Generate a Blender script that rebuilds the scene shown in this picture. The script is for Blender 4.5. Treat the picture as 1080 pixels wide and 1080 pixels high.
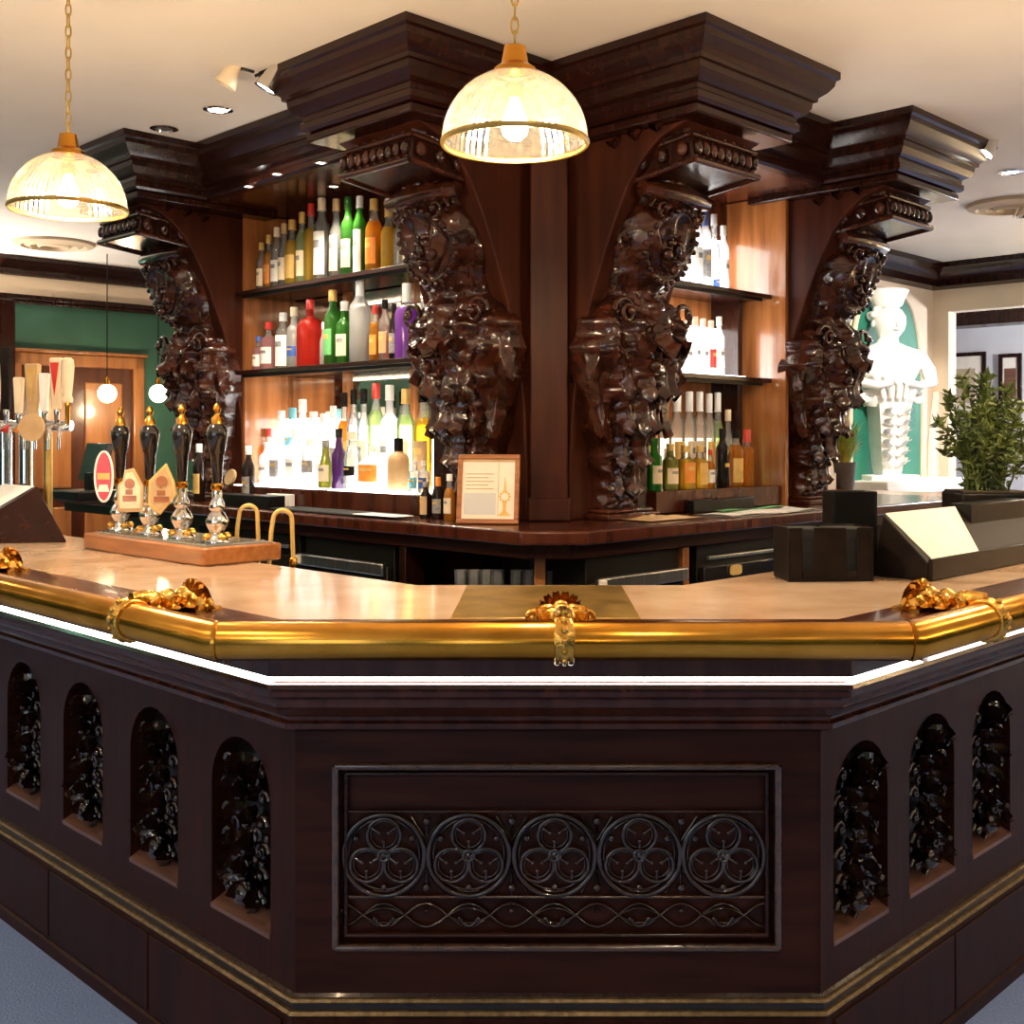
import bpy, bmesh, math, random
from mathutils import Vector, Matrix, noise
random.seed(7)
for o in list(bpy.data.objects): bpy.data.objects.remove(o)
scene = bpy.context.scene
PI = math.pi; S2 = math.sqrt(2)
COL = scene.collection
IMG = 1080.0; FPX = 1200.0; HZ = 462.0; EYE = 1.5
CEIL = 2.9
# ---------------------------------------------------------------- camera
cd = bpy.data.cameras.new('camera'); cam = bpy.data.objects.new('camera', cd); COL.objects.link(cam)
cam.location = (0, 0, EYE); cam.rotation_euler = (PI/2, 0, 0)
cd.sensor_width = 36; cd.sensor_fit = 'HORIZONTAL'; cd.lens = FPX/IMG*36
cd.shift_y = -(IMG/2-HZ)/IMG; cd.clip_start = .05
scene.camera = cam
# ---------------------------------------------------------------- world, exposure
w = bpy.data.worlds.new('world'); scene.world = w; w.use_nodes = True
w.node_tree.nodes['Background'].inputs[0].default_value = (.55, .68, 1, 1)
w.node_tree.nodes['Background'].inputs[1].default_value = .3
vs = scene.view_settings
vs.view_transform = 'Standard'; vs.look = 'None'; vs.gamma = 1; vs.use_curve_mapping = False
vs.exposure = 0.3
WARM = (1, .72, .43); COOL = (.75, .86, 1.0); NEUT = (1, .95, .88)
def light(name, typ, loc, energy, color, size=.05, rot=(0, 0, 0), parent=None, **kw):
    d = bpy.data.lights.new(name, typ); d.energy = energy; d.color = color
    if typ in ('POINT', 'SPOT'): d.shadow_soft_size = size
    if typ == 'SPOT': d.spot_size = kw.get('spot', 2.2); d.spot_blend = kw.get('blend', .6)
    if typ == 'AREA': d.shape = 'RECTANGLE'; d.size = size; d.size_y = kw.get('size_y', size)
    o = bpy.data.objects.new(name, d); COL.objects.link(o); o.location = loc; o.rotation_euler = rot
    if parent: o.parent = parent
    return o
# frames of the place: everything is laid out on two diagonals, L (rot -45) and R (rot +45)
def Lp(u, y): return ((u+y)/S2, (y-u)/S2)
def Rp(w_, y): return ((w_-y)/S2, (w_+y)/S2)
RL, RR = -PI/4, PI/4
def along(side, px, y):          # position along a face, and depth, of a spot seen at column px
    t = (px-IMG/2)/FPX
    if side == 'L':
        Y = S2*y/(1+t); return Y*(t-1)/S2, Y
    Y = S2*y/(1-t); return Y*(1+t)/S2, Y
def hgt(py, Y): return EYE-(py-HZ)*Y/FPX
# cool fill light at two unseen windows added behind the camera
for i, q in enumerate((-1.6, 1.4)):
    x, y = Rp(-3.9, q)
    light('window_light', 'AREA', (x, y, 1.55), 20, COOL, 1.5, (PI/2, 0, RL+0), size_y=1.7)
# ================================================================ materials
MATS = {}
def nodes(name):
    m = bpy.data.materials.new(name); m.use_nodes = True; MATS[name] = m
    nt = m.node_tree; return m, nt, nt.nodes, nt.links, nt.nodes['Principled BSDF']
def mk(name, c, rough=.5, metal=0, c2=None, scale=8, stretch=(1, 1, 1), bump=0, coat=0, spec=.5, emit=0, ecol=None, bscale=None, sub=0, trans=0, detail=4, lo=.35, hi=.65, rvar=0):
    m, nt, N, K, b = nodes(name)
    b.inputs['Roughness'].default_value = rough; b.inputs['Metallic'].default_value = metal
    b.inputs['Coat Weight'].default_value = coat; b.inputs['Coat Roughness'].default_value = .08
    b.inputs['Specular IOR Level'].default_value = spec
    b.inputs['Transmission Weight'].default_value = trans
    tc = N.new('ShaderNodeTexCoord'); mp = N.new('ShaderNodeMapping'); mp.inputs['Scale'].default_value = stretch
    K.new(tc.outputs['Object'], mp.inputs['Vector'])
    nz = N.new('ShaderNodeTexNoise'); nz.inputs['Scale'].default_value = scale; nz.inputs['Detail'].default_value = detail
    K.new(mp.outputs['Vector'], nz.inputs['Vector'])
    rp = N.new('ShaderNodeValToRGB'); rp.color_ramp.elements[0].position = lo; rp.color_ramp.elements[1].position = hi
    cc = c2 if c2 else tuple(min(1, v*1.12) for v in c)
    rp.color_ramp.elements[0].color = (*c, 1); rp.color_ramp.elements[1].color = (*cc, 1)
    K.new(nz.outputs['Fac'], rp.inputs['Fac']); K.new(rp.outputs['Color'], b.inputs['Base Color'])
    if bump:
        bp = N.new('ShaderNodeBump'); bp.inputs['Strength'].default_value = bump; bp.inputs['Distance'].default_value = .01
        if bscale:
            n2 = N.new('ShaderNodeTexNoise'); n2.inputs['Scale'].default_value = bscale; n2.inputs['Detail'].default_value = 3
            K.new(mp.outputs['Vector'], n2.inputs['Vector']); K.new(n2.outputs['Fac'], bp.inputs['Height'])
        else: K.new(nz.outputs['Fac'], bp.inputs['Height'])
        K.new(bp.outputs['Normal'], b.inputs['Normal'])
    if rvar:
        mr = N.new('ShaderNodeMapRange'); mr.inputs['To Min'].default_value = max(.02, rough-rvar); mr.inputs['To Max'].default_value = rough+rvar
        K.new(nz.outputs['Fac'], mr.inputs['Value']); K.new(mr.outputs['Result'], b.inputs['Roughness'])
    if emit:
        b.inputs['Emission Color'].default_value = (*(ecol or c), 1); b.inputs['Emission Strength'].default_value = emit
    return m
def thin(name, c, clear=.5, c_trl=None, rough=.05, gloss=1.0):    # glass shell: tinted see-through, some scattering, fresnel shine
    m = bpy.data.materials.new(name); m.use_nodes = True; MATS[name] = m
    nt = m.node_tree; N = nt.nodes; K = nt.links; N.clear()
    out = N.new('ShaderNodeOutputMaterial')
    nz = N.new('ShaderNodeTexNoise'); nz.inputs['Scale'].default_value = 30
    rp = N.new('ShaderNodeValToRGB'); rp.color_ramp.elements[0].color = (*c, 1); rp.color_ramp.elements[1].color = (*[min(1, v*1.1) for v in c], 1)
    K.new(nz.outputs['Fac'], rp.inputs['Fac'])
    tr = N.new('ShaderNodeBsdfTransparent'); K.new(rp.outputs['Color'], tr.inputs['Color'])
    tl = N.new('ShaderNodeBsdfTranslucent'); df = N.new('ShaderNodeBsdfDiffuse')
    cc = c_trl or c; tl.inputs['Color'].default_value = (*cc, 1); df.inputs['Color'].default_value = (*cc, 1)
    m1 = N.new('ShaderNodeMixShader'); m1.inputs[0].default_value = .4; K.new(tl.outputs[0], m1.inputs[1]); K.new(df.outputs[0], m1.inputs[2])
    m2 = N.new('ShaderNodeMixShader'); m2.inputs[0].default_value = clear; K.new(m1.outputs[0], m2.inputs[1]); K.new(tr.outputs[0], m2.inputs[2])
    gl = N.new('ShaderNodeBsdfGlossy'); gl.inputs['Roughness'].default_value = rough
    fr = N.new('ShaderNodeFresnel'); fr.inputs['IOR'].default_value = 1.5
    ml = N.new('ShaderNodeMath'); ml.operation = 'MULTIPLY'; ml.inputs[1].default_value = gloss; K.new(fr.outputs[0], ml.inputs[0])
    m3 = N.new('ShaderNodeMixShader'); K.new(ml.outputs[0], m3.inputs[0]); K.new(m2.outputs[0], m3.inputs[1]); K.new(gl.outputs[0], m3.inputs[2])
    K.new(m3.outputs[0], out.inputs[0]); return m
mk('wood', (.014, .0036, .0022), .24, 0, (.025, .0064, .0036), 5, (6, 6, .6), .06, .12, spec=.25, rvar=.05)
mk('wood_face', (.022, .0052, .0020), .40, 0, (.042, .0105, .0042), 5, (6, 6, .6), .06, 0, spec=.14, rvar=.05)
mk('wood_red', (.038, .0075, .003), .24, 0, (.075, .018, .0075), 4, (5, 5, .5), .06, .25, spec=.3, rvar=.05)
mk('carved', (.016, .0040, .0022), .17, 0, (.055, .014, .006), 14, (1, 1, 1), .12, .3, spec=.42, bscale=60)
mk('wood_panel', (.014, .0036, .0025), .26, 0, (.034, .0085, .005), 5, (.6, 6, 6), .06, .15, spec=.25, rvar=.05)
mk('wood_plain', (.030, .0068, .0035), .42, 0, (.055, .0135, .006), 4, (5, 5, .5), .06, 0, spec=.15)
mk('trim_gloss', (.05, .022, .012), .16, 0, (.08, .036, .02), 40, coat=1)
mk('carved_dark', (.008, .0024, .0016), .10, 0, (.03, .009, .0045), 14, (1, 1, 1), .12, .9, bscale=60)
mk('face_panel', (.020, .0046, .0020), .38, 0, (.042, .010, .0042), 5, (.6, 6, 6), .06, 0, spec=.16, rvar=.05)
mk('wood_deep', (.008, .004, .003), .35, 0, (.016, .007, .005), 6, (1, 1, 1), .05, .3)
mk('sill_wood', (.13, .055, .033), .35, 0, (.20, .09, .053), 6, (1, 6, 6), .05, .3)
mk('pump_wood', (.30, .10, .025), .3, 0, (.45, .17, .05), 5, (1, 8, 8), .05, .4)
mk('door_wood', (.20, .07, .016), .3, 0, (.32, .12, .03), 4, (5, 5, .5), .05, .5)
mk('back_wood', (.22, .075, .02), .22, 0, (.40, .15, .045), 4, (5, 5, .5), .05, .5)
mk('marble', (.42, .27, .165), .2, 0, (.56, .41, .29), 5, (1, 1, 1), 0, .15, detail=8)
mk('brass', (.54, .235, .024), .22, 1, (.70, .335, .05), 9, (1, 1, 1), .04, rvar=.06)
mk('brass_cast', (.62, .32, .05), .22, 1, (.85, .50, .12), 30, (1, 1, 1), .3, bscale=90)
mk('brass_plate', (.55, .36, .10), .36, 1, (.75, .52, .17), 12, (1, 1, 1), .1, rvar=.08)
mk('gilt', (.13, .085, .04), .38, .6, (.24, .16, .075), 60, (1, 1, 1), .3)
mk('chrome', (.75, .74, .72), .12, 1, (.85, .84, .82), 8)
mk('steel', (.42, .41, .38), .3, 1, (.55, .54, .5), 8, (8, 1, 1))
mk('black', (.006, .0055, .005), .35, 0, (.010, .009, .008), 20, bump=.05, coat=0, spec=.12)
mk('black_gloss', (.010, .009, .009), .1, 0, (.016, .013, .012), 10, coat=.8)
mk('dark_plastic', (.009, .006, .005), .4, 0, (.015, .010, .008), 20, spec=.12)
mk('carpet', (.24, .34, .62), .95, 0, (.31, .41, .72), 140, (1, 1, 1), .5, spec=.1)
mk('ceiling_paint', (.71, .65, .57), .8, 0, (.74, .68, .60), 3, (1, 1, 1), .05, bscale=40)
mk('cream_paint', (.74, .60, .44), .8, 0, (.78, .64, .48), 3, (1, 1, 1), .05, bscale=40)
mk('pale_paint', (.62, .62, .62), .8, 0, (.68, .68, .68), 3, (1, 1, 1), .05, bscale=40)
mk('green_paint', (.022, .085, .055), .6, 0, (.03, .105, .07), 3, (1, 1, 1), .05, bscale=40)
mk('green_hall', (.02, .05, .035), .8, 0, (.025, .06, .042), 3, (1, 1, 1), .05, bscale=40)
mk('green_bright', (.015, .17, .11), .6, 0, (.022, .21, .14), 5)
mk('plaster', (.86, .84, .78), .55, 0, (.92, .9, .85), 20, bump=.1)
mk('paper', (.88, .80, .66), .6, 0, (.93, .86, .73), 12)
mk('paper_white', (.86, .85, .82), .55, 0, (.93, .92, .9), 14)
mk('tan', (.52, .34, .16), .5, 0, (.62, .42, .22), 14)
mk('cream', (.78, .64, .44), .4, 0, (.86, .74, .55), 14)
mk('red', (.55, .025, .02), .35, 0, (.70, .05, .035), 20, coat=.5)
mk('orange', (.78, .25, .03), .4, 0, (.86, .33, .06), 20)
mk('gold_lab', (.72, .45, .12), .4, .3, (.82, .56, .2), 20)
mk('blue', (.04, .10, .42), .4, 0, (.06, .15, .5), 20)
mk('teal', (.16, .48, .58), .4, 0, (.22, .56, .66), 20)
mk('grey_lab', (.18, .17, .17), .5, 0, (.34, .33, .33), 90)
mk('white_cap', (.85, .85, .84), .35, 0, (.92, .92, .9), 20)
mk('green_cloth', (.10, .42, .12), .8, 0, (.16, .5, .18), 40)
mk('leaf_dark', (.035, .06, .012), .5, 0, (.13, .17, .035), 12, lo=.3, hi=.7)
mk('leaf_light', (.14, .26, .03), .5, 0, (.38, .50, .09), 12)
mk('leaf_yellow', (.55, .34, .03), .5, 0, (.7, .45, .06), 12)
mk('pot_grey', (.07, .07, .07), .5, 0, (.10, .10, .10), 12)
mk('mat_black', (.01, .01, .01), .8, 0, (.016, .016, .016), 60, bump=.2)
mk('vent_paint', (.52, .40, .26), .6, 0, (.56, .43, .29), 9)
mk('soil', (.03, .02, .012), .9, 0, (.06, .04, .02), 60, bump=.5)
mk('led', (1, 1, 1), .5, emit=14, ecol=(1, .97, .93))
mk('strip_soft', (1, 1, 1), .5, emit=16, ecol=(1, .90, .74))
mk('light_panel', (1, 1, 1), .5, emit=7, ecol=(1, .97, .93))
mk('light_panel_warm', (1, 1, 1), .5, emit=2.2, ecol=(1, .86, .6))
mk('bulb', (1, 1, 1), .5, emit=45, ecol=(1, .84, .58))
mk('globe', (1, 1, 1), .5, emit=9, ecol=(1, .85, .55))
mk('lens', (1, 1, 1), .5, emit=22, ecol=(1, .95, .85))
thin('shade_glass', (.98, .95, .88), .94, (.95, .88, .74), .08, 1.2)
thin('glass', (.97, .98, .97), .74, (.9, .92, .9))
thin('frost', (.97, .98, 1), .45, (.95, .96, .98), .25)
thin('amber', (.85, .40, .05), .45, (.85, .38, .04))
thin('yellow', (.92, .66, .12), .45, (.9, .6, .08))
thin('green', (.10, .42, .08), .45, (.10, .40, .06))
thin('pale_green', (.72, .86, .5), .6, (.7, .85, .45))
thin('redglass', (.85, .05, .03), .35, (.85, .05, .03))
thin('purple', (.42, .10, .72), .4, (.45, .12, .80))
thin('violet', (.16, .05, .24), .35, (.16, .05, .24))
thin('pink', (.90, .45, .48), .5, (.9, .45, .48))
thin('darkglass', (.05, .03, .02), .25, (.04, .02, .015))
thin('olive', (.42, .42, .10), .45, (.42, .42, .1))
thin('window_glass', (.97, .98, 1), .95, (.9, .95, 1))
m, nt, N, K, b = nodes('mirror'); b.inputs['Metallic'].default_value = 1; b.inputs['Roughness'].default_value = .05
b.inputs['Base Color'].default_value = (.74, .66, .55, 1)
# certificate print: framed page with soft grey picture, ruled text and a tower emblem (flat print)
# ================================================================ mesh helpers
class MB:
    def __init__(s): s.v = []; s.f = []
    def add(s, vs, fs, M=None):
        n = len(s.v)
        s.v += [tuple(M @ Vector(v)) if M else tuple(v) for v in vs]
        s.f += [tuple(i+n for i in f) for f in fs]
        return s
    def box(s, x0, x1, y0, y1, z0, z1, M=None):
        vs = [(x, y, z) for z in (z0, z1) for y in (y0, y1) for x in (x0, x1)]
        return s.add(vs, [(0, 2, 3, 1), (4, 5, 7, 6), (0, 1, 5, 4), (2, 6, 7, 3), (0, 4, 6, 2), (1, 3, 7, 5)], M)
    def lathe(s, prof, n=20, M=None, sq=0, c=(0, 0, 0), ang=2*PI, a0=0, capb=True, capt=True, sy=1):
        vs = []; fs = []; full = abs(ang-2*PI) < 1e-6; k = n if full else n+1
        for r, z in prof:
            for i in range(k):
                a = a0+ang*i/n; q = 1
                if sq:
                    e = 2+sq*6; q = (abs(math.cos(a))**e+abs(math.sin(a))**e)**(-1/e)*.93
                vs.append((c[0]+r*q*math.cos(a), c[1]+r*q*sy*math.sin(a), c[2]+z))
        for j in range(len(prof)-1):
            for i in range(n if full else n):
                i2 = (i+1) % k if full else i+1
                fs.append((j*k+i, j*k+i2, (j+1)*k+i2, (j+1)*k+i))
        if full and capb: fs.append(tuple(range(k))[::-1])
        if full and capt: fs.append(tuple((len(prof)-1)*k+i for i in range(k)))
        return s.add(vs, fs, M)
    def tube(s, pts, r, n=8, M=None, closed=False, cap=True):
        P = [Vector(p) for p in pts]; m_ = len(P); vs = []; fs = []
        R_ = r if callable(r) else (lambda t: r)
        up = None
        for i, p in enumerate(P):
            a = P[(i-1) % m_] if (closed or i > 0) else p; c = P[(i+1) % m_] if (closed or i < m_-1) else p
            d = (c-a).normalized()
            if up is None:
                up = Vector((0, 0, 1)) if abs(d.z) < .9 else Vector((1, 0, 0))
            sx = d.cross(up).normalized(); up = sx.cross(d).normalized()
            rr = R_(i/max(1, m_-1))
            for k in range(n):
                an = 2*PI*k/n; vs.append(p+sx*rr*math.cos(an)+up*rr*math.sin(an))
        for i in range(m_ if closed else m_-1):
            for k in range(n):
                k2 = (k+1) % n; j = (i+1) % m_
                fs.append((i*n+k, i*n+k2, j*n+k2, j*n+k))
        if cap and not closed:
            fs.append(tuple(range(n))[::-1]); fs.append(tuple((m_-1)*n+k for k in range(n)))
        return s.add(vs, fs, M)
    def ball(s, c, r, n=8, M=None, sc=(1, 1, 1)):
        prof = [(max(1e-4, r*math.sin(PI*i/n)), -r*math.cos(PI*i/n)) for i in range(n+1)]
        m2 = Matrix.Translation(c) @ Matrix.Diagonal((*sc, 1))
        return s.lathe(prof, n+2, (M @ m2) if M else m2, capb=False, capt=False)
    def prism(s, poly, z0, z1, M=None):          # poly in xy, extruded in z
        n = len(poly); vs = [(x, y, z0) for x, y in poly]+[(x, y, z1) for x, y in poly]
        fs = [tuple(range(n))[::-1], tuple(range(n, 2*n))]+[(i, (i+1) % n, n+(i+1) % n, n+i) for i in range(n)]
        return s.add(vs, fs, M)
    def grid(s, fn, nu, nv, M=None):
        vs = [fn(i/nu, j/nv) for j in range(nv+1) for i in range(nu+1)]
        fs = [(j*(nu+1)+i, j*(nu+1)+i+1, (j+1)*(nu+1)+i+1, (j+1)*(nu+1)+i) for j in range(nv) for i in range(nu)]
        return s.add(vs, fs, M)
    def leaf(s, M, ln, wd, curl=1.2, lobes=4, th=.006, cup=.25, nu=8, nv=14):
        # acanthus leaf from origin along +z, face to -y, tip curling forward (-y)
        K_ = curl*1.75; NS = 40; ys = [0]; zs = [0]; ts = [0]
        for q in range(NS):
            th_ = K_*((q+.5)/NS)**1.6; ys.append(ys[-1]-math.sin(th_)*ln/NS); zs.append(zs[-1]+math.cos(th_)*ln/NS); ts.append(K_*((q+1)/NS)**1.6)
        def pt(u, v, back=0):
            x = (u-.5)*2; q = min(NS, int(round(v*NS))); a = ts[q]
            hw = wd*.5*math.sin(PI*(.14+.76*v))**.7*(1+.16*math.cos(lobes*2*PI*v+PI))
            rib = .16*wd*math.exp(-(x*4)**2)+.05*wd*math.cos(x*10+v*5)*(1-abs(x))-cup*wd*x*x-back
            return (x*hw, ys[q]-rib*math.cos(a), zs[q]-rib*math.sin(a))
        s.grid(lambda u, v: pt(u, v), nu, nv, M)
        s.grid(lambda u, v: pt(1-u, v, th), nu, nv, M)
        return s
    def build(s, name, mat, parent=None, loc=(0, 0, 0), rotz=0, bevel=0, smooth=40, kind=None, label=None, segs=2):
        me = bpy.data.meshes.new(name); me.from_pydata(s.v, [], s.f); me.update()
        if smooth:
            for p in me.polygons: p.use_smooth = True
            me.set_sharp_from_angle(angle=math.radians(smooth))
        me.materials.append(MATS[mat]); o = bpy.data.objects.new(name, me); COL.objects.link(o)
        o.location = loc; o.rotation_euler = (0, 0, rotz)
        if parent: o.parent = parent
        if bevel:
            bm_ = o.modifiers.new('bevel', 'BEVEL'); bm_.width = bevel; bm_.segments = segs; bm_.limit_method = 'ANGLE'
        if kind: o['kind'] = kind
        if label: o['label'] = label
        return o
def thing(name, label, cat, loc=(0, 0, 0), rotz=0, group=None):
    o = bpy.data.objects.new(name, None); COL.objects.link(o); o.empty_display_size = .05
    o.location = loc; o.rotation_euler = (0, 0, rotz); o['label'] = label; o['category'] = cat
    if group: o['group'] = group
    return o
def tag(o, label, cat, group=None):
    o['label'] = label; o['category'] = cat
    if group: o['group'] = group
    return o
def struct(o): o['kind'] = 'structure'; return o
def dup(root, loc, rotz, label, parent=None):
    r = root.copy(); COL.objects.link(r); r.location = loc; r.rotation_euler = (0, 0, rotz)
    if label: r['label'] = label
    for ch in list(root.children):
        c = ch.copy(); COL.objects.link(c); c.parent = r
        for g in list(ch.children):
            d = g.copy(); COL.objects.link(d); d.parent = c
    return r
def T(x, y, z): return Matrix.Translation((x, y, z))
def RX(a): return Matrix.Rotation(a, 4, 'X')
def RY(a): return Matrix.Rotation(a, 4, 'Y')
def RZ(a): return Matrix.Rotation(a, 4, 'Z')
def offset_poly(pts, d):         # offset an open polyline to its left side by d, mitred
    P = [Vector((p[0], p[1])) for p in pts]; out = []
    for i in range(len(P)):
        ns = []
        if i > 0: e = (P[i]-P[i-1]).normalized(); ns.append(Vector((-e.y, e.x)))
        if i < len(P)-1: e = (P[i+1]-P[i]).normalized(); ns.append(Vector((-e.y, e.x)))
        if len(ns) == 1: out.append(P[i]+ns[0]*d)
        else:
            b_ = (ns[0]+ns[1]); b_ = b_/max(1e-6, b_.dot(ns[0])); out.append(P[i]+b_*d)
    return out
def sweep(mb, path, prof, closed=False, caps=True):   # prof: (inward offset, z)
    rows = [[(p.x, p.y, z) for p in offset_poly(path, d)] for d, z in prof]
    n = len(path); k = len(prof); vs = [p for r in rows for p in r]; fs = []
    for j in range(k if closed else k-1):
        j2 = (j+1) % k
        for i in range(n-1): fs.append((j*n+i, j*n+i+1, j2*n+i+1, j2*n+i))
    if closed and caps:
        fs.append(tuple(j*n for j in range(k))); fs.append(tuple(j*n+n-1 for j in range(k))[::-1])
    return mb.add(vs, fs)
# ================================================================ room shell
P0, P1, Q0, Q1 = -4.0, 8.98, -4.5, 8.97
def room_poly(): return [Rp(P0, Q0), Rp(13, Q0), Rp(13, Q1), Rp(P0, Q1)]
def slab(name, poly, z0, z1, mat): return struct(MB().prism(poly, z0, z1).build(name, mat, smooth=0))
slab('floor', room_poly(), -.05, 0, 'carpet')
slab('ceiling', room_poly(), CEIL, CEIL+.05, 'ceiling_paint')
def wallbox(name, p0, p1, q0, q1, z0, z1, mat, parent=None):
    o = MB().box(p0, p1, q0, q1, z0, z1).build(name, mat, parent, rotz=RR if not parent else 0, smooth=0)
    if not parent: struct(o)
    return o
wl = wallbox('wall_left', P0, 13, Q1, Q1+.1, 0, 2.60, 'green_paint')
wallbox('frieze', P0, 13, Q1-.02, Q1+.1, 2.60, CEIL, 'cream_paint', wl)
# crown moulding on the left wall and picture rail
mo = MB(); mo.add(*(lambda pr: ([(x, y, z) for x in (P0, 13) for y, z in pr], [(i, i+1, len(pr)+i+1, len(pr)+i) for i in range(len(pr)-1)]))([(Q1-.14, CEIL), (Q1-.14, 2.87), (Q1-.11, 2.85), (Q1-.07, 2.81), (Q1-.05, 2.80), (Q1-.05, 2.77), (Q1-.02, 2.76)]))
struct(mo.build('trim_1', 'wood', rotz=RR))
mo = MB().box(P0, 13, Q1-.06, Q1, 2.575, 2.615).box(P0, 13, Q1-.045, Q1, 2.545, 2.575)
struct(mo.build('trim_2', 'wood', rotz=RR, bevel=.008))
wb = wallbox('wall_back', P0-.1, 13, Q0-.1, Q0, 0, CEIL, 'green_hall')
# front wall, with two openings added to let in cool light
wf = MB()
wins = [(-2.35, -.85), (.65, 2.15)]
qs = [Q0]+[v for a in wins for v in a]+[Q1]
for i in range(0, len(qs), 2): wf.box(P0-.1, P0, qs[i], qs[i+1], 0, CEIL)
for a, b_ in wins: wf.box(P0-.1, P0, a, b_, 0, .7); wf.box(P0-.1, P0, a, b_, 2.4, CEIL)
struct(wf.build('wall_front', 'green_hall', rotz=RR, smooth=0))
for i, (a, b_) in enumerate(wins):
    fr = MB()
    for q in (a, (a+b_)/2-.02, b_-.05): fr.box(P0-.08, P0-.03, q, q+.05, .7, 2.4)
    for z in (.7, 1.5, 2.35): fr.box(P0-.08, P0-.03, a, b_, z, z+.05)
    wo = struct(fr.build('window_%d' % (i+1), 'white_cap', rotz=RR))
    for k in range(2):
        for j in range(2):
            c = (a+.05, (a+b_)/2-.02)[k]; d = ((a+b_)/2-.02, b_-.05)[k]
            MB().box(P0-.06, P0-.055, c, d, (.75, 1.55)[j], (1.5, 2.35)[j]).build('pane', 'window_glass', wo)
# right wall (p = 8.98) with opening into the next room, and the niche pier
wr = MB(); OQ0, OQ1, OZ = 1.6, 4.0, 2.52
wr.box(P1, P1+.14, Q0, OQ0, 0, CEIL); wr.box(P1, P1+.14, OQ0, OQ1, OZ, CEIL); wr.box(P1, P1+.14, OQ1, Q1, 0, CEIL)
struct(wr.build('wall_right', 'cream_paint', rotz=RR, smooth=0))
NP0, NQ = 7.3, 4.13
wn = wallbox('wall_niche', NP0, P1, NQ, NQ+.9, 0, CEIL, 'cream_paint')
# crown around the niche pier and along the right wall
path = [Rp(NP0, NQ+.9), Rp(NP0, NQ), Rp(P1, NQ), Rp(P1, Q0)]
struct(sweep(MB(), path, [(-.16, CEIL), (-.16, 2.86), (-.13, 2.84), (-.09, 2.78), (-.07, 2.77), (-.07, 2.72), (0, 2.70)]).build('trim_3', 'wood'))
# beyond the opening
slab('wall_far', [Rp(11.6, Q0), Rp(11.7, Q0), Rp(11.7, Q1), Rp(11.6, Q1)], 0, CEIL, 'pale_paint')
b2 = MB().box(10.2, 10.5, 1.0, 6.5, 2.52, 2.72).build('trim_4', 'wood', rotz=RR, bevel=.01); struct(b2)
# door in the left wall
dd = MB(); a, b_, zt = 3.45, 4.57, 2.17
dd.box(a, a+.1, Q1-.05, Q1+.01, 0, zt); dd.box(b_-.1, b_, Q1-.05, Q1+.01, 0, zt); dd.box(a, b_, Q1-.05, Q1+.01, zt-.1, zt); dd.box(a-.02, b_+.02, Q1-.07, Q1+.01, zt, zt+.03)
door = struct(dd.build('door_1', 'door_wood', rotz=RR, bevel=.01))
MB().box(a+.1, b_-.1, Q1-.02, Q1+.005, 0, zt-.1).build('leaf_board', 'wood_red', door)
for z0, z1 in ((.2, .95), (1.1, 1.95)):
    for c in (a+.18, (a+b_)/2+.05):
        MB().box(c, c+.32, Q1-.035, Q1-.015, z0, z1).build('door_panel', 'door_wood', door, bevel=.012)
MB().ball((b_-.18, Q1-.07, 1.02), .03).build('door_knob', 'brass', door)
# dark wooden post at the far left
po = MB().box(3.18, 3.46, Q1-.16, Q1-.07, 0, 2.56)
struct(po.build('trim_5', 'wood', rotz=RR, bevel=.012))
# ================================================================ bar front
BX, BY, BH = .10, 2.45, .567
def bar_path(arm_l=4.2, arm_r=4.3):
    cl, cr = Vector((BX-BH, BY)), Vector((BX+BH, BY)); s = 1/S2
    return [tuple(cl+Vector((-s, s))*arm_l), tuple(cl), tuple(cr), tuple(cr+Vector((s, s))*arm_r)]
BP = bar_path()
def bsweep(prof, closed=False):    # prof (d outward, z)
    return sweep(MB(), BP, [(-d, z) for d, z in prof], closed)
bar = thing('bar_counter', 'dark carved mahogany bar front with arches, tracery panel and white light strip', 'bar', (BX, BY, 0))
def bpart(mb, name, mat, **k):
    o = mb.build(name, mat, None, **k); o.parent = bar; o.matrix_parent_inverse = Matrix.Translation((-BX, -BY, 0)); return o
def at_bar(o):                     # parent an object placed in world terms
    o.parent = bar; o.matrix_parent_inverse = Matrix.Translation((-BX, -BY, 0)); return o
bpart(bsweep([(.09, 1.07), (.09, 1.004), (.068, 1.002), (.068, .990), (.092, .989), (.095, .98), (.088, .972), (.088, .962), (.072, .957), (.066, .948), (.066, .935), (.055, .928), (.048, .915), (.028, .907), (.026, .898), (.034, .893), (.034, .882), (.015, .874), (0, .868), (-.02, .865)]), 'cornice', 'wood_red')
# light strip, with the break at the right-hand bracket
def strip(path):
    return sweep(MB(), path, [(-.069, 1.002), (-.079, 1.002), (-.079, .9935), (-.069, .9935)], True)
s = 1/S2; cr = Vector((BX+BH, BY)); 
p1 = cr+Vector((s, s))*.315; p2 = cr+Vector((s, s))*.365
for pth in ([BP[0], BP[1], BP[2], tuple(p1)], [tuple(p2), BP[3]]):
    bpart(strip(pth), 'light_strip', 'led', label='glowing white light strip under the brass rail')
# gilt double bead and plinth
bpart(bsweep([(-.02, .306), (.0, .305), (.004, .298)]), 'lower_fillet', 'wood')
bpart(bsweep([(.004, .298), (.012, .297), (.016, .292), (.012, .287), (.004, .286)]), 'gilt_bead', 'gilt')
bpart(bsweep([(.004, .286), (.007, .285), (.007, .272), (.004, .271)]), 'bead_groove', 'wood_deep')
bpart(bsweep([(.004, .272), (.014, .271), (.019, .265), (.014, .259), (.004, .258)]), 'gilt_bead', 'gilt')
bpart(bsweep([(.0, .258), (.012, .256), (.012, .04), (.02, .035), (.02, 0)]), 'plinth', 'wood_face')
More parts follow.
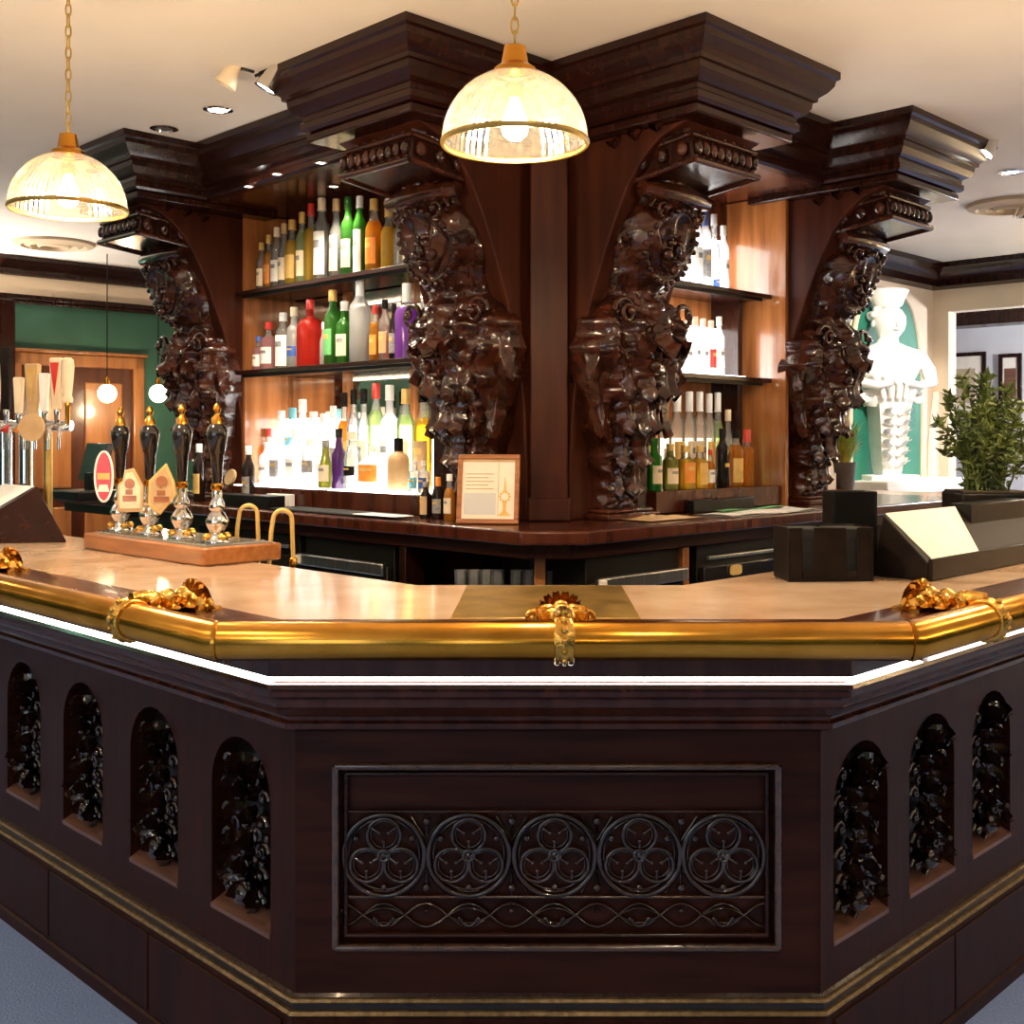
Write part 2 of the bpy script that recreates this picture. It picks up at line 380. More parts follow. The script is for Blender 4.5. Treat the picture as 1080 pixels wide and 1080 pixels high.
# plinth boards with open joints
bx = lambda side: ((BX-BH, BY), RL) if side == 'L' else ((BX+BH, BY), RR)
for side in 'LR':
    (ox, oy), rz = bx(side)
    for k in range(7):
        x0 = .03+k*.6; x1 = x0+.592
        if side == 'L': x0, x1 = -x1, -x0
        at_bar(MB().box(x0, x1, -.018, -.005, .05, .244).build('plinth_board', 'wood_face', loc=(ox, oy, 0), rotz=rz, bevel=.002))
at_bar(MB().box(-BH+.01, BH-.01, -.018, -.005, .05, .244).build('plinth_board', 'wood_face', loc=(BX, BY, 0), bevel=.002))
# back board of the niches
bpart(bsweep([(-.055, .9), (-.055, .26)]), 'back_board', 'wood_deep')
# arched bays
ZS, ZT, ZB, ZA = .395, .868, .305, .690       # sill, top, bottom, spring of arch
def arch_bay(wd, r=.125, dep=.056, n=14):
    m_ = MB(); h = wd/2
    arc = [(r*math.cos(PI-PI*i/n), ZA+r*math.sin(PI-PI*i/n)) for i in range(n+1)]
    def quad(a, b, c, d): m_.add([(p[0], 0, p[1]) for p in (a, b, c, d)], [(0, 1, 2, 3)])
    quad((-h, ZB), (h, ZB), (h, ZS), (-h, ZS))
    quad((-h, ZS), (-r, ZS), (-r, ZA), (-h, ZA)); quad((r, ZS), (h, ZS), (h, ZA), (r, ZA))
    quad((-h, ZA), (-r, ZA), (-r, ZT), (-h, ZT)); quad((r, ZA), (h, ZA), (h, ZT), (r, ZT))
    for i in range(n): quad(arc[i], arc[i+1], (arc[i+1][0], ZT), (arc[i][0], ZT))
    # chamfered reveal
    ins = .012
    pro = [(-r, ZS)]+arc+[(r, ZS)]
    for i in range(len(pro)-1):
        a, b = pro[i], pro[i+1]
        m_.add([(a[0], 0, a[1]), (b[0], 0, b[1]), (b[0], dep, b[1]), (a[0], dep, a[1])], [(0, 3, 2, 1)])
    return m_
def vine():
    rnd = random.Random(3); m_ = MB(); zc = .425
    st = [(.03*math.sin(i*.62), -.012, zc+.012*i+.0*i) for i in range(28)]
    m_.tube(st, lambda t: .010-.005*t, 6)
    def lf(x, z, a, ln, wd, curl=1.6, y=-.008): m_.leaf(T(x, y, z) @ RY(a) @ RX(.12), ln, wd, curl*.8, 3, .004, .3, 6, 10)
    # paired scrolled leaves up the stem
    for k in range(6):
        z = zc+.02+k*.052; x = .03*math.sin((z-zc)/.012*.62)
        for s_ in (-1, 1):
            lf(x, z, s_*(.75+.25*rnd.random()), .065+.02*rnd.random(), .042)
            cx, cz = s_*(.055+.022*rnd.random()), z+.022
            m_.tube([(cx+s_*.020*(1-t/10)*math.cos(t*.75), -.020-.001*t, cz+.020*(1-t/10)*math.sin(t*.75)) for t in range(9)], lambda t: .0075-.004*t, 6)
            m_.ball((cx, -.026, cz), .009, 6)
        m_.ball((x, -.026, z+.012), .012, 6)
    # crown of leaves and a fruit at the foot
    for a in (-.8, -.4, 0, .4, .8): lf(.01, zc+.25, a, .075, .036, 1.3)
    m_.ball((0, -.03, zc+.045), .028, 8, sc=(1.15, .8, .9))
    for a in (-1.3, -.9, .9, 1.3): lf(0, zc+.05, a, .085, .04, 1.0)
    for k in range(12):
        cx, cz = rnd.uniform(-.08, .08), zc+.03+.27*rnd.random()
        m_.tube([(cx+.016*(1-t/9)*math.cos(t*.8+k), -.030-.001*t, cz+.016*(1-t/9)*math.sin(t*.8+k)) for t in range(8)], lambda t: .006-.003*t, 6)
    for k in range(14): m_.ball((rnd.uniform(-.085, .085), -.018, zc+.02+rnd.random()*.3), rnd.uniform(.006, .011), 6)
    return m_
sil = lambda: MB().prism([(-.07, 0), (.001, 0), (.001, 0)], 0, .1)
def sill(r=.125):
    m_ = MB(); pr = [(-.003, ZS-.004), (-.003, ZS+.006), (.052, ZS+.030), (.052, ZS-.004)]
    m_.add([(x, y, z) for x in (-r, r) for y, z in pr], [(0, 1, 5, 4), (1, 2, 6, 5), (2, 3, 7, 6), (3, 0, 4, 7), (0, 3, 2, 1), (4, 5, 6, 7)]); return m_
vm = None; meshes = {}
for side, n, first, sp in (('L', 7, -.22, -.41), ('R', 7, .175, .36)):
    (ox, oy), rz = bx(side)
    for k in range(n):
        cx = first+sp*k; lx, ly = ox+cx*math.cos(rz), oy+cx*math.sin(rz)
        key = 'bay'+side
        def inst(key, fn, name, mat, **kw):
            if key not in meshes:
                o = fn().build(name, mat, **kw); meshes[key] = o.data
            else:
                o = bpy.data.objects.new(name, meshes[key]); COL.objects.link(o)
            o.location = (lx, ly, 0); o.rotation_euler = (0, 0, rz); return at_bar(o)
        inst(key, lambda: arch_bay(abs(sp)), 'arch_frame', 'wood_face')
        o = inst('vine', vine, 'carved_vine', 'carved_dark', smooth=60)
        o.location = (lx-math.sin(rz)*.036, ly+math.cos(rz)*.036, -.075); o.scale = (1.05, 1.0, 1.13)
        inst('sill', sill, 'arch_sill', 'sill_wood')
# left/right corner strips
at_bar(MB().box(-.016, .0, 0, .02, .305, .868).build('corner_post', 'wood_face', loc=(BX-BH, BY, 0), rotz=RL))
# central tracery panel
def cpart(mb, name, mat, **k): o = mb.build(name, mat, loc=(BX, BY, 0), **k); return at_bar(o)
PX0, PX1, PZ0, PZ1 = -.484, .476, .400, .798
cpart(MB().box(-BH, BH, 0, .03, .305, PZ0), 'bottom_rail', 'face_panel'); cpart(MB().box(-BH, BH, 0, .03, PZ1, .868), 'top_rail', 'face_panel')
cpart(MB().box(-BH, PX0, 0, .03, PZ0, PZ1), 'stile', 'face_panel'); cpart(MB().box(PX1, BH, 0, .03, PZ0, PZ1), 'stile', 'face_panel')
cpart(MB().box(PX0-.01, PX1+.01, .025, .04, PZ0-.01, PZ1+.01), 'panel_ground', 'face_panel')
def frame_bars(inset, r, y, nm):
    a, b, c, d = PX0+inset, PX1-inset, PZ0+inset, PZ1-inset
    for p, q in (((a, d), (b, d)), ((a, c), (b, c)), ((a, c), (a, d)), ((b, c), (b, d))):
        cpart(MB().tube([(p[0], y, p[1]), (q[0], y, q[1])], r, 10), nm, 'trim_gloss' if nm == 'panel_moulding' else 'wood_panel')
frame_bars(.004, .0085, -.003, 'panel_moulding'); frame_bars(.024, .006, .012, 'panel_bead')
def ring(mb, x, z, r, t, y=.018, n=28, a0=0, a1=2*PI):
    full = abs(a1-a0-2*PI) < 1e-4; k = n if full else n+1
    mb.tube([(x+r*math.cos(a0+(a1-a0)*i/n), y, z+r*math.sin(a0+(a1-a0)*i/n)) for i in range(k)], t, 8, closed=full)
    return mb
def roundel():
    m_ = MB(); ring(m_, 0, 0, .088, .0055, .012, 40); ring(m_, 0, 0, .077, .003, .018, 36)
    for a in (PI/2, PI/2+2*PI/3, PI/2+4*PI/3):
        x, z = .043*math.cos(a), .043*math.sin(a); ring(m_, x, z, .036, .0042, .012, 26); ring(m_, x, z, .029, .0022, .018, 22)
        for k in range(3):
            b = a+PI/3+2*PI*k/3
            m_.tube([(x+.030*math.cos(b), .014, z+.030*math.sin(b)), (x+.013*math.cos(b), .010, z+.013*math.sin(b))], lambda t: .004-.0015*t, 6)
            m_.ball((x+.012*math.cos(b), .010, z+.012*math.sin(b)), .005, 6)
    ring(m_, 0, 0, .012, .004, .010, 14); m_.ball((0, .014, 0), .008, 8)
    for a in (-PI/2, PI/6, 5*PI/6):
        m_.ball((.070*math.cos(a), .016, .070*math.sin(a)), .008, 6); m_.tube([(.080*math.cos(a+s_*.3), .016, .080*math.sin(a+s_*.3)) for s_ in (-1, -.5, 0, .5, 1)], .004, 6)
    return m_
RZc = hgt(904, BY); rd = roundel().build('tracery_roundel', 'carved_dark', smooth=60).data
bpy.data.objects.remove(bpy.data.objects['tracery_roundel'])
cxs = [((px-540)/FPX*BY)-BX for px in (404, 494, 585, 675, 764)]
for x in cxs:
    o = bpy.data.objects.new('tracery_roundel', rd); COL.objects.link(o); o.location = (BX+x, BY, RZc); at_bar(o)
# spandrels between roundels
for i in range(6):
    x = (cxs[0]-.092) if i == 0 else (cxs[-1]+.092) if i == 5 else (cxs[i-1]+cxs[i])/2
    if i in (0, 5): continue
    m_ = MB()
    for s_ in (-1, 1):
        for t in (-1, 1): m_.tube([(x, .018, RZc+s_*.03), (x+t*.018, .018, RZc+s_*.058), (x+t*.034, .018, RZc+s_*.082)], .0035, 6)
        m_.ball((x, .018, RZc+s_*.072), .010, 6); m_.tube([(x, .02, RZc-.085), (x, .02, RZc+.085)], .003, 6)
    cpart(m_, 'tracery_spandrel', 'carved_dark', smooth=60)
zl0, zl1 = hgt(986, BY), hgt(951, BY)
for z in (zl1+.004, zl0-.004, RZc+.093): cpart(MB().tube([(PX0+.03, .016, z), (PX1-.03, .016, z)], .004 if z < RZc else .0025, 8), 'tracery_rail', 'carved')
# interlaced ogee band, one unit per roundel
def ogee():
    m_ = MB(); h = (zl1-zl0)/2; sp = (cxs[-1]-cxs[0])/4
    for s_ in (-1, 1):
        m_.tube([(sp*(t/12-.5), .017, s_*h*.8*math.cos(2*PI*(t/12-.5))*.9) for t in range(13)], .0038, 6)
        m_.tube([(sp*(t/8-.5)*.5, .015, -s_*.0+s_*h*.45*math.cos(PI*(t/8-.5))) for t in range(9)], .003, 6)
        m_.ball((s_*.020, .014, -.006), .005, 6); m_.ball((s_*sp/2, .016, .010), .005, 6)
    ring(m_, 0, -.006, .016, .003, .013, 16, PI, 2*PI)
    return m_
og = ogee().build('tracery_ogee', 'carved_dark', smooth=60).data; bpy.data.objects.remove(bpy.data.objects['tracery_ogee'])
for x in cxs:
    o = bpy.data.objects.new('tracery_ogee', og); COL.objects.link(o); o.location = (BX+x, BY, (zl0+zl1)/2); at_bar(o)
# ================================================================ bar top, brass rail and its brackets
CT = 1.115
top = thing('marble_worktop', 'pale pink marble bar top with dark wooden front edge', 'bar top', (BX, BY+.2, CT-.05))
def tpart(mb, name, mat, parent=top, **k):
    o = mb.build(name, mat, **k); o.parent = parent; o.matrix_parent_inverse = Matrix.Translation(-Vector(parent.location)); return o
tpart(bsweep([(.045, CT), (-.53, CT), (-.53, CT-.04), (.045, CT-.04)], True), 'marble_slab', 'marble', bevel=.003)
tpart(bsweep([(.21, CT-.004), (.2, CT+.003), (.047, CT+.003), (.047, CT-.045), (.21, CT-.045)], True), 'wood_edge', 'wood_red', bevel=.003)
tpart(bsweep([(-.532, CT-.005), (-.55, CT-.005), (-.55, CT-.08), (-.532, CT-.08)], True), 'inner_edge', 'wood_deep')
tpart(bsweep([(-.46, CT-.045), (-.48, CT-.045), (-.48, .05), (-.46, .05)], True), 'inner_panel', 'wood_deep')
pl = MB().prism([((475-540)/FPX*2.41, 2.42), ((676-540)/FPX*2.41, 2.42), ((656-540)/FPX*2.94, 2.95), ((492-540)/FPX*2.94, 2.95)], CT-.001, CT+.003)
tag(pl.build('brass_plate', 'brass_plate', bevel=.001), 'flat brass plate set into the middle of the marble bar top', 'plate')
RD, RZ_, RR_ = .25, 1.108, .0385
rail = thing('brass_rail', 'thick polished brass hand rail along the front of the bar', 'rail', (BX, BY-RD, RZ_-.04))
rl = lambda pth: sweep(MB(), pth, [(-(RD+RR_*math.cos(a)), RZ_+RR_*math.sin(a)) for a in [2*PI*i/20 for i in range(20)]], True)
railp = lambda mb, nm, mt, **k: tpart(mb, nm, mt, rail, **k)
railp(rl(BP), 'rail_tube', 'brass', smooth=50)
# mitre joints
for s_ in (-1, 1):
    cxx = BX+s_*(BH+.414*RD)
    railp(MB().tube([(cxx-s_*.004, BY-RD, RZ_), (cxx+s_*.003, BY-RD+.0, RZ_)], RR_+.0015, 20), 'mitre_joint', 'brass')
# cast brackets: tongue over the rail, leafy arm running inward, shell at its end
def bracket_meshes():
    col_ = MB()
    for dx in (-.013, .013): col_.tube([(dx, -(RR_+.003)*math.cos(a), (RR_+.003)*math.sin(a)) for a in [PI*.98-PI*1.5*i/18+0 for i in range(19)]], .006, 8)
    ton = MB().leaf(T(0, -.012, .036) @ RX(PI+.45), .085, .050, -1.0, 3, .006, -.2)
    ton = MB()
    ton.grid(lambda u, v: ((u-.5)*.040*math.sin(PI*(.25+.72*v)), -(RR_+.006+.006*math.cos((u-.5)*PI))*math.cos(1.35-2.6*v), (RR_+.006+.006*math.cos((u-.5)*PI))*math.sin(1.35-2.6*v)), 8, 16)
    for k in range(5): 
        a = 1.0-.42*k; ton.ball((0, -(RR_+.012)*math.cos(a), (RR_+.012)*math.sin(a)), .008-.0008*k, 6)
    arm = MB()
    arm.tube([(0, .0, .046), (0, .03, .044), (0, .07, .026), (0, .11, .030), (0, .15, .022), (0, .175, .02)], lambda t: .014+.010*math.sin(PI*t), 10)
    for k, (y, z, r) in enumerate(((.05, .046, .017), (.085, .042, .024), (.125, .045, .022), (.15, .03, .026))):
        for s_ in (-1, 1): arm.ball((s_*(.012+.006*k), y, z-.010), r, 8, sc=(1, 1, .9))
        arm.ball((0, y, z), r*.8, 8)
    for s_ in (-1, 1):
        for k in range(3): arm.leaf(T(s_*.012, .05+.035*k, .018) @ RZ(s_*.5) @ RY(s_*1.1), .055, .035, 1.6, 3, .004)
    fan = []
    for k in range(9):
        a = (k-4)*.36; fan.append(MB().leaf(T(.0, .165, .018) @ RY(a) @ RX(-.12), .060 if abs(k-4) < 3 else .052, .026, .9, 1, .005, .3, 6, 8))
    scr = []
    for s_ in (-1, 1):
        scr.append(MB().tube([(s_*(.058-.017*(1-t/14)*math.cos(t*.6)), .155, .020+.017*(1-t/14)*math.sin(t*.6)) for t in range(13)], lambda t: .007-.004*t, 8).ball((s_*.058, .150, .020), .007, 6))
    base = MB().prism([(-.062, .12), (.062, .12), (.05, .19), (-.05, .19)], .008, .016)
    return col_, ton, arm, fan, scr, base
def bracket(loc, rz):
    g = bpy.data.objects.new('rail_bracket', None); COL.objects.link(g); g.location = loc; g.rotation_euler = (0, 0, rz)
    g.parent = rail; g.matrix_parent_inverse = Matrix.Translation(-Vector(rail.location)); g['label'] = 'cast brass foliate bracket'
    c, t, a, f, s_, b = BRK
    for nm, mlist in (('collar', [c]), ('tongue', [t]), ('arm', [a]), ('shell_petal', f), ('scroll', s_), ('foot_plate', [b])):
        for me in mlist:
            o = bpy.data.objects.new(nm, me); COL.objects.link(o); o.parent = g
    return g
def to_mesh(mb, mat, smooth=60):
    o = mb.build('tmp', mat, smooth=smooth); me = o.data; bpy.data.objects.remove(o); return me
_b = bracket_meshes(); BRK = tuple([to_mesh(x, 'brass_cast') for x in p] if isinstance(p, list) else to_mesh(p, 'brass_cast') for p in _b)
bracket((BX, BY-RD, RZ_), 0)
for k in range(3):
    d = .353+1.05*k; hx = BH+.414*RD
    bracket((BX-hx-d/S2, BY-RD+d/S2, RZ_), RL); bracket((BX+hx+d/S2, BY-RD+d/S2, RZ_), RR)
# ================================================================ back bar
YL = .2      # the left face lies .2 further from the origin of the two diagonals than the right one
BC = 1.18    # back counter height
# canopy (mitred crown following the projecting blocks)
cw = [Lp(-5.74, 4.6), Lp(-5.74, 2.39), Lp(-4.865, 2.39), Lp(-4.865, 2.75), Lp(-3.76, 2.75), Lp(-3.76, 2.39), Lp(-2.882, 2.39)]
u_, w_ = -2.882, 3.09
cw += [((u_+w_)/S2, (w_-u_)/S2)]
cw += [Rp(3.09, 2.19), Rp(3.97, 2.19), Rp(3.97, 2.55), Rp(4.57, 2.55), Rp(4.57, 2.19), Rp(5.45, 2.19), Rp(5.45, 4.4)]
crown = [(0, CEIL), (0, 2.872), (.012, 2.865), (.016, 2.845), (.035, 2.82), (.06, 2.80), (.062, 2.785), (.075, 2.783), (.078, 2.76), (.095, 2.735), (.118, 2.722), (.120, 2.705), (.112, 2.698), (.112, 2.675), (.125, 2.665), (.16, 2.66)]
can = thing('back_bar_canopy', 'dark stepped mahogany cornice crowning the back bar under the ceiling', 'cornice', (*Lp(-3.3, 3.4), 2.66))
def capart(mb, nm, mt, **k): return tpart(mb, nm, mt, can, **k)
capart(sweep(MB(), cw, crown), 'crown_moulding', 'wood', smooth=25)
inner = offset_poly(cw, .16); back = []
sof = MB(); sof.add([(p.x, p.y, 2.66) for p in inner]+[(p[0], p[1], 2.66) for p in back], [tuple(range(len(inner)))[::-1]])
capart(sof, 'soffit', 'wood_red', smooth=0)
for fr_, a, b, y in (('L', -5.74, -4.865, 2.39), ('L', -3.76, -2.882, 2.39), ('R', 3.09, 3.97, 2.19), ('R', 4.57, 5.45, 2.19)):
    m_ = MB().box(a+.13, b-.13, y+.13, y+.9, 2.628, 2.66)
    capart(m_, 'bracket_cap', 'wood', rotz=RL if fr_ == 'L' else RR, bevel=.006)
# soffit downlights over the left shelves
for px, py in ((292, 183), (338, 171), (352, 196), (262, 196)):
    Y = 1.16*FPX/(HZ-py); X = (px-540)/FPX*Y
    g = thing('soffit_downlight', 'tiny recessed downlight in the soffit above the left shelves, %s' % {292: 'second from left', 338: 'third from left', 352: 'set further back', 262: 'leftmost'}[px], 'light', (X, Y, 2.66), 0, 'soffit downlights')
    MB().lathe([(.026, 0), (.030, -.004), (.020, -.006), (.019, 0)], 14, capb=False, capt=False).build('trim_ring', 'chrome', g)
    MB().lathe([(.001, -.002), (.018, -.002)], 12, capb=False, capt=False).build('lamp_lens', 'lens', g)
    light('soffit_spot', 'SPOT', (X, Y, 2.645), 22, (1, .85, .62), .015, spot=1.9)
# carved console brackets
CZ = 2.628-BC
def prof_n(z):      # smooth console: how far its front stands out of the pier plane at height z (local)
    pts = [(0, .09), (.2, .09), (.42, .10), (.62, .13), (.86, .20), (1.05, .275), (1.17, .33), (1.27, .385), (1.35, .45), (1.41, .53), (1.448, .64)]
    for (a, b), (c, d) in zip(pts, pts[1:]):
        if z <= c: t = (z-a)/(c-a); return b+(d-b)*t
    return pts[-1][1]
def console_block(hw=.24):
    m_ = MB(); n = 40; zs = [CZ*i/n for i in range(n+1)]
    fr = [(-prof_n(z), z) for z in zs]
    poly = fr+[(.35, CZ), (.35, 0)]
    k = len(poly); vs = [(-hw, y, z) for y, z in poly]+[(hw, y, z) for y, z in poly]
    m_.add(vs, [tuple(range(k)), tuple(range(k, 2*k))[::-1]]+[(i, k+i, k+(i+1) % k, (i+1) % k) for i in range(k)])
    return m_
TH = [(0, .07, .10), (.05, .09, .115), (.12, .09, .115), (.25, .12, .135), (.40, .16, .185), (.55, .195, .235), (.66, .215, .262), (.75, .20, .262), (.82, .145, .22), (.88, .11, .155), (.96, .14, .175), (1.05, .155, .195), (1.14, .135, .18), (1.22, .10, .14), (1.32, .06, .13)]
def thw(z):
    for (a, b, c), (d, e, f) in zip(TH, TH[1:]):
        if z <= d:
            t = (z-a)/(d-a); t = t*t*(3-2*t); return b+(e-b)*t, c+(f-c)*t
    return TH[-1][1], TH[-1][2]
def ridg(a, b, c): return 1-2.2*abs(noise.noise(Vector((a, b, c))))
def surf(x, z):     # carving surface point, x in -1..1
    th, hw = thw(z); c = max(0, 1-x*x)**.5; X_ = x*hw
    n1 = noise.noise(Vector((X_*9, z*7, 1.3)))
    d = th*c**.75*(1+.12*n1)
    g = math.exp
    if z > .86:                       # oval medallion with raised border and fluted shell
        f = min(1, (z-.86)/.05)
        r = math.hypot(x/.92, (z-1.05)/.165); an = math.atan2(z-.93, X_*1.2+1e-6)
        d += f*c**.5*(.030*g(-((r-.80)/.13)**2)+(.013*math.cos(an*11) if r < .72 else 0)*min(1, max(0, (.72-r)*6))+.012*ridg(X_*22, z*22, 4)*(1 if r > .95 else .25))
    if z < .90:                       # leafy cartouche: folded rim, central spray, dense foliage
        f = min(1, (.90-z)/.06)
        cell = .020*ridg(X_*20+3, z*16, 2.0)+.012*ridg(X_*45, z*40, 7.0)
        fold = .016*math.cos(abs(x)*13-z*16)*(1 if z > .3 else .6)
        d += f*c**.5*(.028*g(-((abs(x)-.84)/.11)**2)+.022*g(-(x/.16)**2)*(.6+.4*math.sin(z*34))+cell+fold)
    return (X_*(1+.05*n1+.06*ridg(3, z*9, x)), -(prof_n(z)-.025)-d, z)
def figure_body():
    m_ = MB(); m_.grid(lambda u, v: surf((u-.5)*2, .01+v*1.30), 52, 210); return m_
def on_surf(x, z, out=0):
    p = Vector(surf(x, z)); return Vector((p.x, p.y-out, p.z))
def console_parts():
    P = []
    P.append(('console_block', 'wood_plain', console_block(), 35, .006))
    P.append(('carved_body', 'carved', figure_body(), 70, 0))
    # leaning head block: flat tablet with raised rim and beaded top
    Mt = T(0, -.43, 1.335) @ RX(-.12)
    hb = MB().box(-.20, .20, -.21, .16, -.05, .045, Mt); P.append(('tablet', 'wood', hb, 30, .010))
    rim = MB(); 
    for a, b in (((-.205, -.215), (.205, -.215)), ((-.205, -.215), (-.205, .16)), ((.205, -.215), (.205, .16))):
        rim.tube([(a[0], a[1], -.05), (b[0], b[1], -.05)], .013, 8, Mt); rim.tube([(a[0], a[1], .045), (b[0], b[1], .045)], .010, 8, Mt)
    P.append(('tablet_rim', 'carved', rim, 60, 0))
    for k in range(9): P.append(('bead', 'carved', MB().ball((-.18+.045*k, -.222, .0), .019, 8, Mt, (1, .8, 1.5)), 60, 0))
    for s_ in (-1, 1):
        for k in range(4): P.append(('bead', 'carved', MB().ball((s_*.212, -.17+.09*k, 0), .020, 8, Mt, (.8, 1.3, 1.4)), 60, 0))
    for k in range(7):
        P.append(('crest_leaf', 'carved', MB().leaf(Mt @ T(-.17+.056*k, -.17, .045) @ RX(.1), .10, .075, 1.1, 3, .008), 60, 0))
    for s_ in (-1, 1):
        for k in range(3): P.append(('crest_leaf', 'carved', MB().leaf(Mt @ T(s_*.20, -.10+.1*k, .045) @ RZ(s_*PI/2) @ RX(.2), .09, .075, 1.3, 3, .008), 60, 0))
    # plain arched sweep over the neck
    P.append(('neck_roll', 'carved', MB().tube([(.0+x, -.40-.03*math.cos(x*6), 1.245) for x in [-.2+.04*i for i in range(11)]], lambda t: .030+.012*math.sin(PI*t), 12), 60, 0))
    # volutes under the tablet and at mid-height
    def vol(cx, z, r, s_, out): 
        c0 = on_surf(cx, z, out)
        return MB().tube([(c0.x+s_*r*(1-t/26)*math.cos(t*.5), c0.y-.002*t, c0.z+r*(1-t/26)*math.sin(t*.5)) for t in range(24)], lambda t: r*.24*(1-.55*t), 8).ball((c0.x, c0.y-.04, c0.z), r*.28, 8)
    for s_ in (-1, 1):
        P.append(('volute', 'carved', vol(s_*.70, 1.18, .048, s_, .015), 60, 0))
        P.append(('volute', 'carved', vol(s_*.80, .80, .055, s_, .015), 60, 0))
    # leaves lying on the carved ground
    def lf(x, z, a, ln, wd, curl=.5, tilt=0, down=True, lob=4, out=.0):
        p = on_surf(x, z, out)
        return MB().leaf(T(*p) @ RZ(x*.7) @ RY((PI+a) if down else a) @ RX(tilt), ln, wd, curl, lob, .010)
    def add(*a, **k): P.append(('acanthus_leaf', 'carved', lf(*a, **k), 60, 0))
    for i in range(5): add(-.72+.36*i, .80, .30*(i-2), .17, .10, .75, -.05)
    for i in range(4): add(-.60+.40*i, .64, .22*(i-1.5), .17, .095, .6, -.28)
    for i in range(4): add(-.56+.37*i, .50, .16*(i-1.5), .16, .085, .6, -.30)
    for i in range(3): add(-.5+.5*i, .36, .12*(i-1), .15, .075, .6, -.30)
    for i in range(3): add(-.45+.45*i, .23, .1*(i-1), .13, .065, .6, -.22)
    for s_ in (-1, 1):
        add(s_*.93, .80, -s_*.25, .27, .085, .35, -.15); add(s_*.90, .56, s_*.12, .24, .075, .35, -.25)
        add(s_*.55, .90, s_*.35, .13, .07, .7, .18, False); add(s_*.80, .93, s_*.1, .17, .06, .5, .22, False)
    for i in range(3): add(-.4+.4*i, .90, .3*(i-1), .12, .075, .9, .15, False)
    for k in range(26):
        a = 2*PI*k/26; P.append(('bead', 'carved', MB().ball(on_surf(.76*math.cos(a), 1.05+.135*math.sin(a), .004), .012, 7), 60, 0))
    # mask at the breast
    p = on_surf(0, 1.04, -.03); mk_ = MB()
    mk_.ball(p, .075, 14, None, (.85, .75, 1.1)); mk_.ball((p.x, p.y-.062, p.z-.005), .018, 8, None, (.8, 1, 1.5))
    for s_ in (-1, 1):
        mk_.ball((p.x+s_*.03, p.y-.05, p.z+.022), .015, 8); mk_.ball((p.x+s_*.045, p.y-.045, p.z-.022), .024, 8)
        mk_.tube([(p.x+s_*(.008+.008*k), p.y-.062+.002*k*k, p.z+.045+.006*math.sin(k*.8)) for k in range(6)], .008, 6)
    mk_.ball((p.x, p.y-.055, p.z-.048), .017, 8, None, (1.6, 1, .6)); mk_.ball((p.x, p.y-.045, p.z-.078), .02, 8)
    P.append(('mask', 'carved', mk_, 60, 0))
    # hanging drop of fruit
    for k in range(9):
        x = .22*math.sin(k*2.1); z = .72-.062*k; q = on_surf(x, max(.05, z), .012); P.append(('fruit', 'carved', MB().ball(q, .030-.0018*k, 8), 60, 0))
    P.append(('foot_block', 'wood_red', MB().box(-.16, .16, -.22, 0, 0, .025).box(-.14, .14, -.20, 0, .025, .04), 30, .006))
    return P
con = thing('carved_console', 'x', 'carved bracket', (0, 0, 0), 0, 'carved figural consoles of the back bar')
for nm, mt, mb, sm, bv in console_parts(): mb.build(nm, mt, con, smooth=sm, bevel=bv)
spots = [('L', -5.36, 3.25, 'dark carved console at the far left of the back bar, behind the hand pumps'),
         ('L', -3.32, 3.25, 'dark carved console right of the left shelves, behind the framed certificate'),
         ('R', 3.52, 3.05, 'dark carved console left of the right shelves, by the centre lamp'),
         ('R', 5.00, 3.05, 'dark carved console at the right end of the back bar, beside the white statue')]
for i, (sd, a, y, lb) in enumerate(spots):
    loc = (*(Lp if sd == 'L' else Rp)(a, y), BC); rz = RL if sd == 'L' else RR
    if i == 0: con.location = loc; con.rotation_euler = (0, 0, rz); con['label'] = lb
    else: dup(con, loc, rz, lb)
# back bar body
body = thing('back_bar', 'tall mahogany back bar with mirrored shelf bays between carved consoles', 'back bar', (*Lp(-3.3, 3.6), BC))
def bb(mb, nm, mt, **k): return tpart(mb, nm, mt, body, **k)
MLy, MRy = 3.44, 3.26
for a, b, n in ((-5.12, -3.56, 3),):
    for k in range(n):
        x0 = a+(b-a)*k/n; x1 = a+(b-a)*(k+1)/n
        bb(MB().box(x0+.012, x1-.012, MLy, MLy+.01, BC+.05, 2.64), 'mirror_panel', 'mirror', rotz=RL)
    for k in range(n+1):
        x0 = a+(b-a)*k/n; bb(MB().box(x0-.02, x0+.02, MLy-.02, MLy+.02, BC, 2.655), 'mirror_stile', 'back_wood', rotz=RL, bevel=.004)
bb(MB().box(-5.12, -3.56, MLy-.03, MLy+.03, 2.40, 2.66), 'head_board', 'wood_red', rotz=RL)
bb(MB().box(-5.12, -5.10, 3.16, MLy, BC, 2.655), 'bay_side', 'back_wood', rotz=RL); bb(MB().box(-3.58, -3.56, 3.16, MLy, BC, 2.655), 'bay_side', 'back_wood', rotz=RL)
bb(MB().box(3.76, 4.76, MRy, MRy+.02, BC, 2.655), 'back_panel', 'back_wood', rotz=RR)
ws, _ = along('R', 781, 3.1)
bb(MB().box(ws-.018, ws+.018, MRy-.16, MRy, BC+.05, 2.19), 'bay_post', 'wood', rotz=RR, bevel=.003)
bb(MB().box(3.76, 4.76, MRy-.03, MRy+.02, 2.46, 2.66), 'head_board', 'wood_red', rotz=RR)
bb(MB().box(4.735, 4.76, 2.9, MRy, BC, 2.655), 'bay_side', 'back_wood', rotz=RR)
# core behind everything, and the plain wall left of the far-left console
bb(MB().box(-5.58, -2.95, MLy+.03, MLy+.3, 0, 2.655), 'core_wall', 'wood', rotz=RL); bb(MB().box(3.1, 5.28, MRy+.03, MRy+.3, 0, 2.655), 'core_wall', 'wood', rotz=RR)
